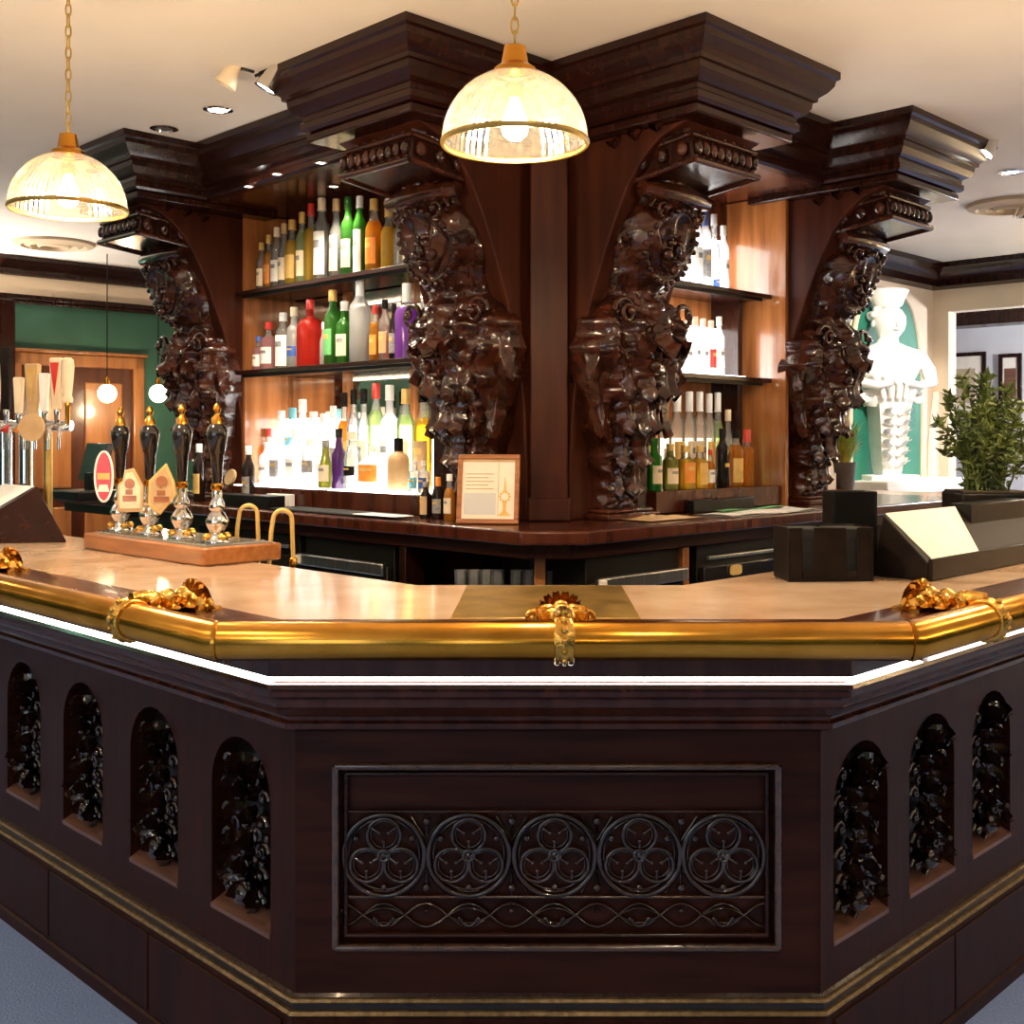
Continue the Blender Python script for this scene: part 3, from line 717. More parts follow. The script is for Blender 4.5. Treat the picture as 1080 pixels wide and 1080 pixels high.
# re-entrant corner between the two central consoles: a narrow plain board
bb(MB().box(.07, .215, 4.36, 4.40, BC, 2.655), 'corner_board', 'wood_plain', bevel=.006)
bb(MB().box(.06, .225, 4.35, 4.40, BC, BC+.09), 'corner_foot', 'wood_plain', bevel=.008)
# shelves
def shelf(sd, a, b, y0, y1, z, mat, lb, th=.022):
    o = MB().box(a, b, y0, y1, z-th, z).build('shelf', mat, rotz=RL if sd == 'L' else RR, bevel=.003)
    return tag(o, lb, 'shelf')
shelf('L', -5.095, -3.585, 3.10, MLy-.022, 2.243, 'wood', 'upper wooden bottle shelf in the left bay')
shelf('L', -5.095, -3.585, 3.10, MLy-.022, 1.842, 'wood', 'middle wooden bottle shelf in the left bay')
shelf('L', -5.095, -3.585, 3.06, MLy-.022, 1.262, 'wood_red', 'low wooden bottle step in the left bay on the back counter', .08)
shelf('R', 3.77, 4.73, 2.97, MRy-.002, 2.185, 'wood', 'upper bottle shelf in the right bay')
shelf('R', 3.77, 4.73, 2.97, MRy-.002, 1.785, 'wood', 'middle bottle shelf in the right bay')
shelf('R', 3.77, 4.73, 2.92, MRy-.002, 1.275, 'wood_red', 'low bottle step in the right bay on the back counter', .09)
# light boxes behind and under bottles
def lbox(sd, px0, px1, y, z0, z1, mat, lb, th=.02):
    a, _ = along(sd, px0, y); b, _ = along(sd, px1, y)
    o = MB().box(min(a, b), max(a, b), y, y+th, z0, z1).build('light_box', mat, rotz=RL if sd == 'L' else RR, bevel=.004)
    return tag(o, lb, 'light box')
lbox('L', 294, 348, 3.36, 1.264, 1.60, 'light_panel', 'glowing white light box behind the clear bottles low in the left bay')
lbox('L', 366, 446, 3.36, 1.264, 1.56, 'light_panel', 'glowing white light box behind the bottles beside the tan bottle, left bay')
lbox('R', 700, 766, 3.20, 1.787, 2.03, 'light_panel', 'glowing white light box behind the bottles on the middle right shelf')
lbox('R', 706, 764, 3.20, 2.187, 2.46, 'light_panel', 'glowing white light box behind the bottles on the upper right shelf')
lbox('R', 690, 770, 3.20, 1.277, 1.50, 'light_panel_warm', 'warm glowing light box behind the bottles low in the right bay')
def glow(sd, px0, px1, y0, y1, z, lb, mat='light_panel'):
    ym = (y0+y1)/2; a, _ = along(sd, px0, ym); b, _ = along(sd, px1, ym)
    tag(MB().box(min(a, b), max(a, b), y0, y1, z, z+.004).build('light_tray', mat, rotz=RL if sd == 'L' else RR), lb, 'light tray')
glow('L', 272, 346, 3.075, 3.355, 1.262, 'flat glowing tray under the frosted bottles low in the left bay')
glow('L', 372, 446, 3.075, 3.355, 1.262, 'flat glowing tray under the bottles around the tan bottle')
glow('R', 704, 766, 3.00, 3.195, 2.185, 'flat glowing tray under the upper right bottles')
glow('R', 700, 768, 3.00, 3.195, 1.785, 'flat glowing tray under the middle right bottles')
a, _ = along('R', 766, 3.2)
tag(MB().box(a, 4.68, 3.215, 3.235, 1.787, 1.815).build('light_strip', 'led', rotz=RR), 'short white light strip along the back of the middle right shelf', 'light strip')
# slim strips under the shelf fronts; all but the upper right added for light
def ustrip(sd, a, b, y, z, lb):
    g = thing('shelf_light_strip', lb, 'light strip', (*(Lp if sd == 'L' else Rp)((a+b)/2, y), z), RL if sd == 'L' else RR)
    h_ = (b-a)/2
    MB().box(-h_, h_, -.012, -.008, -.014, 0).box(-h_, h_, -.008, .010, -.003, 0).build('channel', 'black', g)
    MB().box(-h_, h_, -.006, .008, -.006, -.003).build('diffuser', 'strip_soft', g)
ustrip('L', -5.05, -3.62, 3.125, 2.2205, 'added slim light strip under the front of the upper left shelf')
ustrip('L', -5.05, -3.62, 3.125, 1.8195, 'added slim light strip under the front of the middle left shelf')
ustrip('R', 3.86, 4.66, 2.99, 2.1625, 'slim light strip under the front of the upper right shelf')
ustrip('R', 3.86, 4.66, 2.99, 1.7625, 'added slim light strip under the front of the middle right shelf')
# ---------------------------------------------------------------- bottles
ORD = ['first', 'second', 'third', 'fourth', 'fifth', 'sixth', 'seventh', 'eighth', 'ninth', 'tenth', 'eleventh', 'twelfth', 'thirteenth', 'fourteenth', 'fifteenth', 'sixteenth', 'seventeenth', 'eighteenth', 'nineteenth', 'twentieth']
def bottle_prof(h, r, style):
    nr = min(.0165, r*.42)
    if style == 'wine': sh = [(r, .62*h), (r*.92, .68*h), (r*.6, .74*h), (nr*1.1, .80*h)]
    elif style == 'slim': sh = [(r, .52*h), (r*.9, .60*h), (r*.55, .69*h), (nr*1.1, .78*h)]
    elif style == 'squat': sh = [(r, .55*h), (r*.97, .62*h), (r*.7, .70*h), (nr*1.2, .74*h)]
    elif style == 'cone': sh = [(r, .30*h), (r*.85, .48*h), (r*.55, .65*h), (nr*1.1, .78*h)]
    else: sh = [(r, .60*h), (r*.95, .655*h), (r*.62, .70*h), (nr*1.1, .735*h)]
    return [(r*.9, 0), (r, .015*h)]+sh, nr
GR = {}
def bottle(loc, rz, h, r, style, mat, label_mat, cap_mat, lb, grp, sq=0, fill=1, lz=(.14, .48), capf=.12):
    g = thing('bottle', lb, 'bottle', loc, rz, grp)
    pr, nr = bottle_prof(h, r, style)
    ct = h*(1-capf)
    if mat in ('amber', 'yellow', 'pink', 'purple', 'pale_green') and fill < 1.01:
        k = len(pr)-1; lowp = pr[:k]; up = [pr[k-1], pr[k], (nr, ct)]
        MB().lathe(lowp, 16, sq=sq, capt=True).build('body', mat, g); MB().lathe(up, 16, sq=sq if sq < .2 else .15, capb=False).build('neck', 'glass', g)
    else:
        MB().lathe(pr+[(nr, ct)], 16, sq=sq).build('body', mat, g)
    MB().lathe([(nr*1.22, ct-.01*h), (nr*1.25, h*.99), (nr*1.1, h)], 12).build('cap', cap_mat, g)
    MB().lathe([(nr*1.3, ct-.03*h), (nr*1.3, ct-.012*h)], 12, capb=False, capt=False).build('neck_ring', cap_mat, g)
    if label_mat:
        z0, z1 = lz[0]*h, lz[1]*h; rr = r*1.015 if style != 'cone' else r*1.01
        if sq: MB().lathe([(rr, z0), (rr, z1)], 12, sq=sq, ang=1.9, a0=-PI/2-.95).build('paper_label', label_mat, g)
        else: MB().lathe([(rr, z0), (rr, z1)], 12, ang=2.4, a0=-PI/2-1.2).build('paper_label', label_mat, g)
        m2 = MB().lathe([(rr*1.004, z0+(z1-z0)*.62), (rr*1.004, z0+(z1-z0)*.80)], 8, sq=sq, ang=1.1, a0=-PI/2-.55)
        m2.build('label_band', 'grey_lab' if label_mat in ('paper_white', 'cream') else 'gold_lab', g)
    return g
def row(sd, y, z, rowname, grp, items):
    rz = RL if sd == 'L' else RR
    for i, it in enumerate(items):
        px, py, wpx, style, mat, lab, cap, desc = it[:8]
        if sd == 'L' and y > 3.1: px = 446-(446-px)*(.9 if y > 3.25 else .95)
        kw = dict(it[8]) if len(it) > 8 else {}
        yy = y+kw.pop('dy', 0) if kw else y
        a, Y = along(sd, px, yy); zz = z+(kw.pop('dz', 0) if kw else 0)
        h = max(.12, hgt(py, Y)-zz); r = wpx*1.12/2/FPX*Y
        xy = (Lp if sd == 'L' else Rp)(a, yy)
        bottle((*xy, zz), rz+random.uniform(-.2, .2)+(PI/8 if False else 0), h, r, style, mat, lab, cap, '%s, %s from left, %s' % (desc, ORD[i], rowname), grp, **kw)
G1 = 'bottles on the upper left shelf'
row('L', 3.23, 2.243, 'upper left shelf', G1, [
 (267, 256, 10, 'round', 'glass', 'cream', 'gold_lab', 'small clear bottle with gold cap'),
 (275, 248, 10, 'round', 'amber', 'orange', 'gold_lab', 'amber bottle with orange label'),
 (284, 240, 12, 'wine', 'glass', 'paper_white', 'cream', 'clear bottle with white label'),
 (292, 236, 12, 'slim', 'glass', 'cream', 'tan', 'clear bottle with tan cap'),
 (301, 232, 14, 'round', 'yellow', 'gold_lab', 'gold_lab', 'golden yellow bottle'),
 (312, 224, 12, 'wine', 'pale_green', 'cream', 'gold_lab', 'pale bottle with cream label'),
 (322, 215, 13, 'round', 'yellow', None, 'red', 'golden liqueur bottle with red cork', {'sq': .3}),
 (334, 209, 16, 'wine', 'glass', 'paper_white', 'cream', 'tall clear bottle with wide white label', {'lz': (.1, .6)}),
 (350, 210, 14, 'slim', 'glass', 'cream', 'tan', 'clear bottle with cream label and tan cap', {'lz': (.12, .55)}),
 (363, 208, 14, 'wine', 'green', 'cream', 'green', 'dark green bottle with cream label'),
 (376, 207, 13, 'wine', 'green', 'paper_white', 'white_cap', 'green bottle with white label and white cap', {'lz': (.06, .58)}),
 (392, 210, 17, 'squat', 'amber', 'orange', 'gold_lab', 'amber orange bottle with gold cap'),
 (408, 219, 15, 'squat', 'yellow', None, 'gold_lab', 'squat honey coloured bottle'),
 (421, 217, 13, 'slim', 'glass', None, 'white_cap', 'plain clear bottle'),
 (432, 216, 14, 'wine', 'pale_green', 'cream', 'cream', 'pale green bottle with cream label')])
G2 = 'bottles on the middle left shelf'
row('L', 3.22, 1.842, 'middle left shelf', G2, [
 (264, 355, 12, 'round', 'pink', 'paper_white', 'blue', 'small pink bottle with white label'),
 (275, 340, 16, 'round', 'pink', 'paper_white', 'red', 'pink bottle with white label'),
 (291, 330, 15, 'wine', 'glass', 'paper_white', 'white_cap', 'clear bottle with white label', {'lz': (.06, .6)}),
 (303, 324, 14, 'round', 'frost', 'blue', 'cream', 'frosted bottle with blue label', {'lz': (.2, .36)}),
 (321, 316, 25, 'squat', 'redglass', None, 'red', 'large bright red bottle', {'sq': .2}),
 (336, 340, 8, 'slim', 'frost', None, 'white_cap', 'slim white bottle'),
 (346, 306, 16, 'wine', 'green', 'green_cloth', 'gold_lab', 'bright green bottle with gold cap', {'sq': .3}),
 (359, 318, 15, 'round', 'green', 'cream', 'white_cap', 'green bottle with cream label', {'sq': .3}),
 (376, 293, 20, 'wine', 'frost', None, 'white_cap', 'tall frosted white bottle', {'capf': .2}),
 (393, 322, 11, 'round', 'amber', 'orange', 'red', 'amber bottle with orange label'),
 (404, 316, 12, 'wine', 'glass', 'tan', 'black', 'clear bottle with tan label'),
 (414, 320, 10, 'wine', 'darkglass', 'grey_lab', 'black', 'dark bottle with black cap'),
 (428, 299, 23, 'squat', 'purple', None, 'white_cap', 'vivid purple bottle', {'capf': .22}),
 (443, 320, 12, 'wine', 'frost', 'pink' if False else 'paper_white', 'white_cap', 'pale frosted bottle')])
G3 = 'bottles low in the left bay'
row('L', 3.29, 1.2665, 'back row, low left step', G3, [
 (266, 452, 12, 'round', 'amber', None, 'red', 'amber bottle with red cap'),
 (280, 433, 17, 'wine', 'frost', 'paper_white', 'white_cap', 'frosted bottle with white label'),
 (293, 430, 15, 'round', 'frost', 'teal', 'teal', 'frosted bottle with teal label', {'lz': (.5, .62)}),
 (305, 421, 16, 'wine', 'frost', 'paper_white', 'white_cap', 'tall frosted bottle with white cap'),
 (318, 434, 15, 'round', 'frost', 'paper_white', 'white_cap', 'frosted bottle with plain white label'),
 (330, 436, 15, 'wine', 'frost', None, 'white_cap', 'plain frosted bottle'),
 (341, 428, 12, 'slim', 'frost', 'grey_lab', 'white_cap', 'frosted bottle with grey label'),
 (354, 414, 12, 'round', 'amber', 'gold_lab', 'black', 'amber bottle with black cap'),
 (365, 411, 13, 'wine', 'glass', 'cream', 'black', 'clear bottle with black cap'),
 (377, 410, 14, 'round', 'glass', 'cream', 'black', 'clear bottle with cream label and dark cap'),
 (391, 404, 16, 'wine', 'pale_green', 'orange', 'red', 'pale bottle with orange label and red cap', {'lz': (.2, .36)}),
 (407, 406, 19, 'round', 'frost', 'paper_white', 'white_cap', 'broad frosted bottle with white cap'),
 (426, 410, 18, 'wine', 'pale_green', 'cream', 'gold_lab', 'pale bottle with gold cap'),
 (446, 408, 18, 'round', 'yellow', 'tan', 'black', 'golden bottle with tan label')])
row('L', 3.15, 1.2665, 'front row, low left step', G3, [
 (274, 466, 17, 'wine', 'frost', 'paper_white', 'white_cap', 'frosted bottle with white label'),
 (287, 460, 18, 'round', 'frost', 'grey_lab', 'white_cap', 'frosted bottle with dark square label', {'lz': (.18, .52), 'sq': .3}),
 (305, 452, 18, 'wine', 'frost', 'paper_white', 'white_cap', 'frosted bottle with plain label', {'sq': .2}),
 (321, 462, 16, 'round', 'frost', 'grey_lab', 'white_cap', 'frosted bottle with grey label', {'lz': (.3, .55)}),
 (338, 464, 14, 'cone', 'olive', 'cream', 'grey_lab', 'olive green bottle with grey cap'),
 (353, 452, 14, 'slim', 'violet', None, 'black', 'dark violet bottle with slim neck'),
 (368, 455, 17, 'slim', 'glass', 'black', 'cream', 'clear bottle with black label', {'lz': (.24, .40)}),
 (391, 470, 25, 'squat', 'frost', 'orange', 'white_cap', 'squat clear bottle with orange label', {'lz': (.2, .58), 'sq': .4}),
 (419, 462, 21, 'squat', 'tan', None, 'black', 'tan bottle with black cap', {'capf': .22}),
 (437, 486, 12, 'round', 'frost', 'teal', 'white_cap', 'small white bottle with teal label'),
 (447, 486, 11, 'round', 'frost', 'blue', 'white_cap', 'small white bottle with blue label')])
G4 = 'bottles on the upper right shelf'
row('R', 3.10, 2.1895, 'upper right shelf', G4, [
 (722, 232, 13, 'wine', 'frost', 'paper_white', 'white_cap', 'frosted bottle with white cap'),
 (734, 215, 13, 'wine', 'frost', 'paper_white', 'orange', 'frosted bottle with orange cap', {'capf': .2}),
 (744, 219, 12, 'wine', 'frost', 'grey_lab', 'blue', 'frosted bottle with blue cap', {'capf': .2}),
 (753, 226, 11, 'slim', 'glass', 'blue', 'white_cap', 'clear slim bottle with blue label', {'lz': (.03, .14)}),
 (763, 238, 11, 'wine', 'frost', 'paper_white', 'white_cap', 'white bottle with plain label')])
G5 = 'bottles on the middle right shelf'
row('R', 3.10, 1.7895, 'middle right shelf', G5, [
 (708+i*8.4, 334+(i % 3)*2, 10.5, ('wine', 'round', 'slim')[i % 3], 'frost', 'paper_white' if i != 5 else 'red', ('white_cap', 'cream')[i % 2], ('frosted bottle with white cap', 'frosted bottle with cream cap')[i % 2]) for i in range(7)])
G6 = 'bottles low in the right bay'
row('R', 3.14, 1.275, 'back row, low right step', G6, [
 (688, 436, 14, 'cone', 'pale_green', None, 'gold_lab', 'pale yellow bottle'),
 (701, 428, 13, 'wine', 'glass', 'cream', 'gold_lab', 'clear bottle with cream label'),
 (714, 413, 15, 'wine', 'glass', 'gold_lab', 'white_cap', 'clear bottle with gold label', {'capf': .18}),
 (727, 413, 14, 'wine', 'glass', 'cream', 'white_cap', 'clear bottle with white cap', {'capf': .18}),
 (738, 413, 13, 'wine', 'glass', 'cream', 'white_cap', 'clear bottle with white cap and cream label', {'capf': .18}),
 (748, 415, 12, 'wine', 'glass', 'gold_lab', 'white_cap', 'clear bottle with pale neck', {'capf': .18}),
 (757, 414, 12, 'slim', 'pale_green', 'cream', 'white_cap', 'pale bottle with white cap', {'capf': .18}),
 (768, 432, 11, 'slim', 'glass', None, 'cream', 'slim clear bottle')])
row('R', 2.99, 1.275, 'front row, low right step', G6, [
 (690, 462, 15, 'round', 'green', 'cream', 'green', 'green bottle with cream label'),
 (707, 468, 15, 'round', 'olive', 'cream', 'gold_lab', 'olive bottle with cream label'),
 (723, 470, 17, 'squat', 'yellow', 'orange', 'gold_lab', 'golden bottle with orange label', {'lz': (.15, .62), 'sq': .3}),
 (738, 470, 15, 'squat', 'yellow', 'gold_lab', 'gold_lab', 'golden square bottle', {'lz': (.1, .6), 'sq': .3}),
 (749, 474, 9, 'slim', 'amber', 'paper_white', 'red', 'small amber bottle with white label'),
 (762, 452, 13, 'wine', 'darkglass', 'black', 'black', 'dark bottle with black cap'),
 (776, 453, 14, 'wine', 'amber', 'gold_lab', 'black', 'amber bottle with gold label', {'lz': (.08, .5)}),
 (788, 453, 13, 'round', 'amber', None, 'red', 'amber bottle with red cap', {'capf': .2})])
# ---------------------------------------------------------------- back counter
bcp = [Lp(-6.5, 2.78), Lp(-2.70, 2.78), Rp(2.70, 2.58), Rp(6.1, 2.58)]
u0 = Vector(Lp(-2.70, 2.78)); 
# front corner is cut by a short chamfer: move the two middle points along their faces
def xi(u, y): return Lp(u, y)
corner = ((2.78-2.58)/S2, (2.78+2.58)/S2)
ch = .16
bcp[1] = (corner[0]-ch/S2, corner[1]+ch/S2); bcp[2] = (corner[0]+ch/S2, corner[1]+ch/S2)
bc = thing('back_counter', 'dark polished wooden counter of the back bar beneath the shelves', 'counter', (*corner, BC-.04))
def bcpart(mb, nm, mt, **k): return tpart(mb, nm, mt, bc, **k)
bcpart(MB().prism([tuple(p) for p in bcp]+[Rp(6.1, 3.4), (corner[0], corner[1]+1.1), Lp(-6.5, 3.6)], BC-.05, BC), 'worktop', 'wood_red', bevel=.008)
bcpart(sweep(MB(), bcp, [(.05, BC-.05), (.05, BC-.10), (.062, BC-.10), (.062, BC-.05)], True), 'apron', 'wood')
bcpart(sweep(MB(), bcp, [(.45, BC-.06), (.45, 0)]), 'cabinet_back', 'wood_deep')
bcpart(sweep(MB(), bcp, [(.08, .1), (.44, .1), (.44, .06), (.08, .06)], True), 'bottom_shelf', 'wood_deep')
bcpart(sweep(MB(), bcp, [(.10, .86), (.44, .86), (.44, .84), (.10, .84)], True), 'glass_shelf', 'wood')
# under-counter units
def unit(sd, px0, px1, lb, kind):
    y = 2.86 if sd == 'L' else 2.66
    a, _ = along(sd, px0, y); b, _ = along(sd, px1, y); wd = abs(b-a); c = (a+b)/2
    g = thing('undercounter_fridge' if kind != 'panel' else 'cabinet', lb, 'fridge' if kind != 'panel' else 'cabinet', (*(Lp if sd == 'L' else Rp)(c, y), 0), RL if sd == 'L' else RR)
    MB().box(-wd/2, wd/2, .0, .26, .10, BC-.105).build('body', 'black', g, bevel=.004)
    d = MB().box(-wd/2+.01, wd/2-.01, -.03, -.002, .12, .99).build('door', 'black_gloss' if kind != 'panel' else 'dark_plastic', g, bevel=.004)
    if kind == 'bar':
        MB().box(-wd/2+.01, wd/2-.01, -.055, -.03, .955, 1.005).build('door_handle', 'steel', d, bevel=.006)
        MB().box(-wd/2+.005, -wd/2+.045, -.060, -.055, .965, .998).build('sticker', 'paper', d)
        MB().box(-wd/2+.02, wd/2-.02, -.034, -.030, .2, .94).build('glass', 'black_gloss', d)
    else:
        m_ = MB().lathe([(.001, 0), (.045, 0), (.045, .004), (.001, .004)], 20, T(-wd*.12, -.034, .965) @ RX(PI/2), sq=.4, sy=.5)
        m_.build('badge', 'gold_lab', d)
        MB().box(-wd/2+.02, wd/2-.02, -.05, -.03, 1.02, 1.035).build('door_handle', 'steel', d, bevel=.004)
    return g
unit('R', 618, 716, 'dark undercounter fridge with steel handle and pale sticker, right of the glasses', 'bar')
unit('R', 735, 818, 'dark undercounter fridge with gold oval badge, right of the red post', 'badge')
unit('R', 824, 900, 'dark cabinet under the back counter behind the black caddy', 'panel')
unit('L', 322, 416, 'dark undercounter fridge with steel handle behind the swan-neck taps', 'bar')
unit('L', 210, 316, 'dark cabinet under the back counter behind the hand pumps', 'panel')
for sd, px, lb, mt in (('R', 724, 'reddish wooden post between the two undercounter fridges on the right', 'back_wood'), ('L', 424, 'dark wooden post beside the left undercounter fridge', 'wood')):
    y = 2.84 if sd == 'L' else 2.64
    a, _ = along(sd, px, y); tag(MB().box(a-.02, a+.02, y, y+.1, 0, BC-.102).build('counter_post', mt, rotz=RL if sd == 'L' else RR, bevel=.004), lb, 'post')
tag(MB().box(.10-.02, .10+.02, 4.06, 4.10, .86, BC-.102).build('counter_post', 'pump_wood', bevel=.004), 'short light wooden post between rows of glasses below the counter corner', 'post')
# glasses on the shelf under the counter corner
gm = None
for i, px in enumerate((486, 500, 513, 525, 545, 558, 570, 581, 592, 603)):
    Y = 4.16; X = (px-540)/FPX*Y
    tone = 'left of' if px < 533 else 'right of'; k = i+1 if px < 533 else i-3
    g = thing('drinking_glass', 'clear tumbler on the shelf under the counter corner, %s %s the light post' % (ORD[k-1], tone), 'glass', (X, Y, .862), 0, 'tumblers under the counter corner')
    if gm is None: gm = to_mesh(MB().lathe([(.015, .004), (.020, 0), (.0205, .012), (.024, .15), (.0255, .155), (.023, .15), (.019, .014)], 14, capb=True, capt=True), 'glass')
    o = bpy.data.objects.new('glass_wall', gm); COL.objects.link(o); o.parent = g
# ---------------------------------------------------------------- on the back counter
Y = .315*FPX/(549-HZ); X = (513-540)/FPX*Y
Y = 4.22; X = (514-540)/FPX*Y
cf = thing('framed_certificate', 'small wooden framed certificate leaning on the back counter', 'picture frame', (X, Y, BC+.001), -.14)
M_ = RX(-.20)
W_, H_ = .105, .225
for a in ((-W_-.012, W_+.012, 0, .018), (-W_-.012, W_+.012, H_+.018, H_+.036)): MB().box(a[0], a[1], -.012, .008, a[2], a[3], M_).build('frame_bar', 'pump_wood', cf, bevel=.003)
for x in (-W_-.012, W_-.006): MB().box(x, x+.018, -.012, .008, .018, H_+.018, M_).build('frame_bar', 'pump_wood', cf, bevel=.003)
MB().box(-W_, W_, -.004, .004, .01, H_+.026, M_).build('page', 'paper', cf)
MB().box(-W_+.015, W_-.075, -.0055, -.0042, .035, .115, M_).build('printed_picture', 'pale_paint', cf, label='pale grey photograph printed on the page')
MB().box(W_-.068, W_-.066, -.0055, -.0042, .03, H_+.005, M_).build('printed_rule', 'tan', cf)
MB().box(-W_, W_, -.0055, -.0042, H_+.008, H_+.018, M_).build('printed_band', 'tan', cf)
for k in range(5): MB().box(-W_+.02, W_-.085-.02*(k % 2), -.0055, -.0042, .13+.014*k, .133+.014*k, M_).build('printed_line', 'tan', cf)
em = MB().add([(W_-.04+x, -.0056, z) for x, z in ((-.026, .03), (.022, .03), (.004, .05), (.005, .085), (-.009, .085), (-.008, .05))], [(0, 1, 2, 3, 4, 5)], M_)
MB().add([(W_-.042+x, -.0056, z) for x, z in ((-.006, .12), (.006, .12), (0, .185))], [(0, 1, 2)], M_).build('printed_spire', 'gold_lab', cf, smooth=0)
em.build('printed_emblem', 'olive_print' if 'olive_print' in MATS else 'gold_lab', cf, smooth=0)
er = MB()
for k in range(10): er.ball((W_-.042+.018*math.cos(k*.628), -.006, .102+.018*math.sin(k*.628)), .005, 5, M_, (1, .2, 1))
er.build('printed_rosette', 'gold_lab', cf)
MB().tube([(0, .062, .2), (0, .13, .006)], .004, 6).build('strut', 'pump_wood', cf)
row('L', 2.98, BC, 'beside the certificate', 'small bottles by the certificate', [
 (449, 508, 11, 'squat', 'darkglass', 'tan', 'grey_lab', 'small dark bottle with tan label', {'lz': (.1, .6)}),
 (462, 503, 11, 'wine', 'darkglass', 'grey_lab', 'orange', 'small dark bottle with orange cap', {'capf': .3}),
 (474, 500, 11, 'slim', 'amber', 'cream', 'white_cap', 'small amber bottle with cream label')])
# trays, tickets and towel
def lay(sd, px0, px1, y0, y1, z0, z1, nm, mt, lb, cat, bevel=.004):
    ym = (y0+y1)/2; a, _ = along(sd, px0, ym); b, _ = along(sd, px1, ym); c = (a+b)/2; wd = abs(b-a)
    g = MB().box(-wd/2, wd/2, y0-ym, y1-ym, z0, z1).build(nm, mt, loc=(*(Lp if sd == 'L' else Rp)(c, ym), 0), rotz=RL if sd == 'L' else RR, bevel=bevel)
    return tag(g, lb, cat)
lay('L', 300, 420, 2.82, 2.98, BC+.001, BC+.010, 'bar_mat', 'mat_black', 'thin dark bar mat on the back counter under the left bottles', 'mat')
lay('L', 382, 426, 2.80, 2.90, BC+.011, BC+.014, 'paper_sheet', 'paper_white', 'small white sheet on the dark mat on the back counter', 'paper')
pt = lay('L', 284, 308, 3.02, 3.05, BC+.001, BC+.055, 'price_ticket', 'paper_white', 'small white price ticket below the frosted bottles', 'ticket', .001)
lay('L', 232, 292, 2.81, 2.90, BC+.001, BC+.06, 'card_reader_base', 'black', 'low black box on the back counter left of the white ticket', 'box')
def towel(sd, px0, px1, y0, y1, mat, lb):
    ym = (y0+y1)/2; a, _ = along(sd, px0, ym); b, _ = along(sd, px1, ym); c = (a+b)/2; wd = abs(b-a); dp = y1-y0
    m_ = MB(); m_.grid(lambda u, v: ((u-.5)*wd, (v-.5)*dp, BC+.006+.004*math.sin(u*9+v*4)), 16, 8); m_.grid(lambda u, v: ((.5-u)*wd, (v-.5)*dp, BC+.0015), 2, 2)
    return m_, c, ym
m_, c, ym = towel('R', 752, 850, 2.60, 2.80, 'x', 'x'); tw = thing('bar_towel', 'folded white and green bar towel on the back counter at right', 'towel', (*Rp(c, ym), 0), RR)
m_.build('cloth', 'paper_white', tw); MB().grid(lambda u, v: (-.20+u*.5, .05+v*.05, BC+.0125+.003*math.sin(u*9)), 12, 3).build('stripe', 'green_cloth', tw, label='green stripe')
# a loose cloth and small saucer
a, _ = along('R', 700, 2.75)
cl = MB(); cl.grid(lambda u, v: ((u-.5)*.34, (v-.5)*.16, BC+.004+.022*abs(noise.noise(Vector((u*3, v*3, 2))))*4*u*(1-u)*4*v*(1-v)*2), 18, 10)
tag(cl.build('bar_cloth', 'tan', loc=(*Rp(a, 2.76), 0), rotz=RR), 'crumpled tan cloth on the back counter beneath the right bottles', 'cloth')
lay('R', 728, 792, 2.86, 2.90, BC+.001, BC+.055, 'black_tray', 'black', 'small black tray standing in front of the right bottle step', 'tray')
# ---------------------------------------------------------------- pendant lamps
def pendant(loc, lb, energy, chain_top=CEIL):
    g = thing('pendant_lamp', lb, 'lamp', loc, 0, 'domed glass pendant lamps'); R = .165
    dome = [(R*math.cos(a), R*.98*math.sin(a)) for a in [PI/2*.84*i/12 for i in range(13)]]
    sh = MB(); nrib = 120
    vs = []; fs = []
    for r, z in dome:
        for i in range(nrib): a = 2*PI*i/nrib; rr = r*(1+(.012 if i % 2 else -.004)); vs.append((rr*math.cos(a), rr*math.sin(a), z+.02))
    for j in range(len(dome)-1):
        for i in range(nrib): i2 = (i+1) % nrib; fs.append((j*nrib+i, j*nrib+i2, (j+1)*nrib+i2, (j+1)*nrib+i))
    sh.add(vs, fs); sh.build('glass_shade', 'shade_glass', g, smooth=0)
    MB().lathe([(R-.002, .022), (R+.005, .020), (R+.006, .014), (R+.002, .008), (R-.004, .009), (R-.003, .016)], 48, capb=False, capt=False).build('rim', 'brass_plate', g)
    MB().lathe([(R*.30, .170), (R*.29, .184), (R*.19, .196), (R*.16, .225), (R*.15, .235), (.008, .240)], 24, capb=False).build('gallery_cap', 'brass', g)
    MB().lathe([(.012, .155), (.022, .15), (.024, .115), (.014, .11)], 16).build('lamp_holder', 'brass', g)
    MB().lathe([(.012, .108), (.016, .095), (.028, .07), (.031, .052), (.026, .033), (.014, .024), (.002, .021)], 18).build('bulb', 'bulb', g)
    n = int((chain_top-loc[2]-.24)/.032); ch_ = MB()
    for k in range(n):
        z = .252+.032*k; pts = []
        for i in range(12):
            a = 2*PI*i/12; x, zz = .008*math.cos(a), .020*math.sin(a)
            pts.append((x, 0, z+zz) if k % 2 else (0, x, z+zz))
        ch_.tube(pts, .0026, 5, closed=True)
    ch_.build('chain', 'brass_plate', g)
    MB().lathe([(.05, chain_top-loc[2]-.001), (.05, chain_top-loc[2]-.012), (.02, chain_top-loc[2]-.03), (.006, chain_top-loc[2]-.034)], 20).build('ceiling_rose', 'brass_plate', g)
    light('pendant_light', 'POINT', (loc[0], loc[1], loc[2]+.015), energy, WARM, .03)
    return g
pendant(((543-540)/FPX*2.6, 2.6, hgt(158, 2.6)), 'domed ribbed glass pendant lamp hanging over the middle of the bar', 50)
pendant(((72-540)/FPX*3.36, 3.36, hgt(226, 3.36)), 'domed ribbed glass pendant lamp hanging at the left over the hand pumps', 50)
pendant((1.75, 3.3, 2.16), 'added domed glass pendant lamp, unseen, over the right arm of the bar', 50)  # unseen pendant added for warm fill
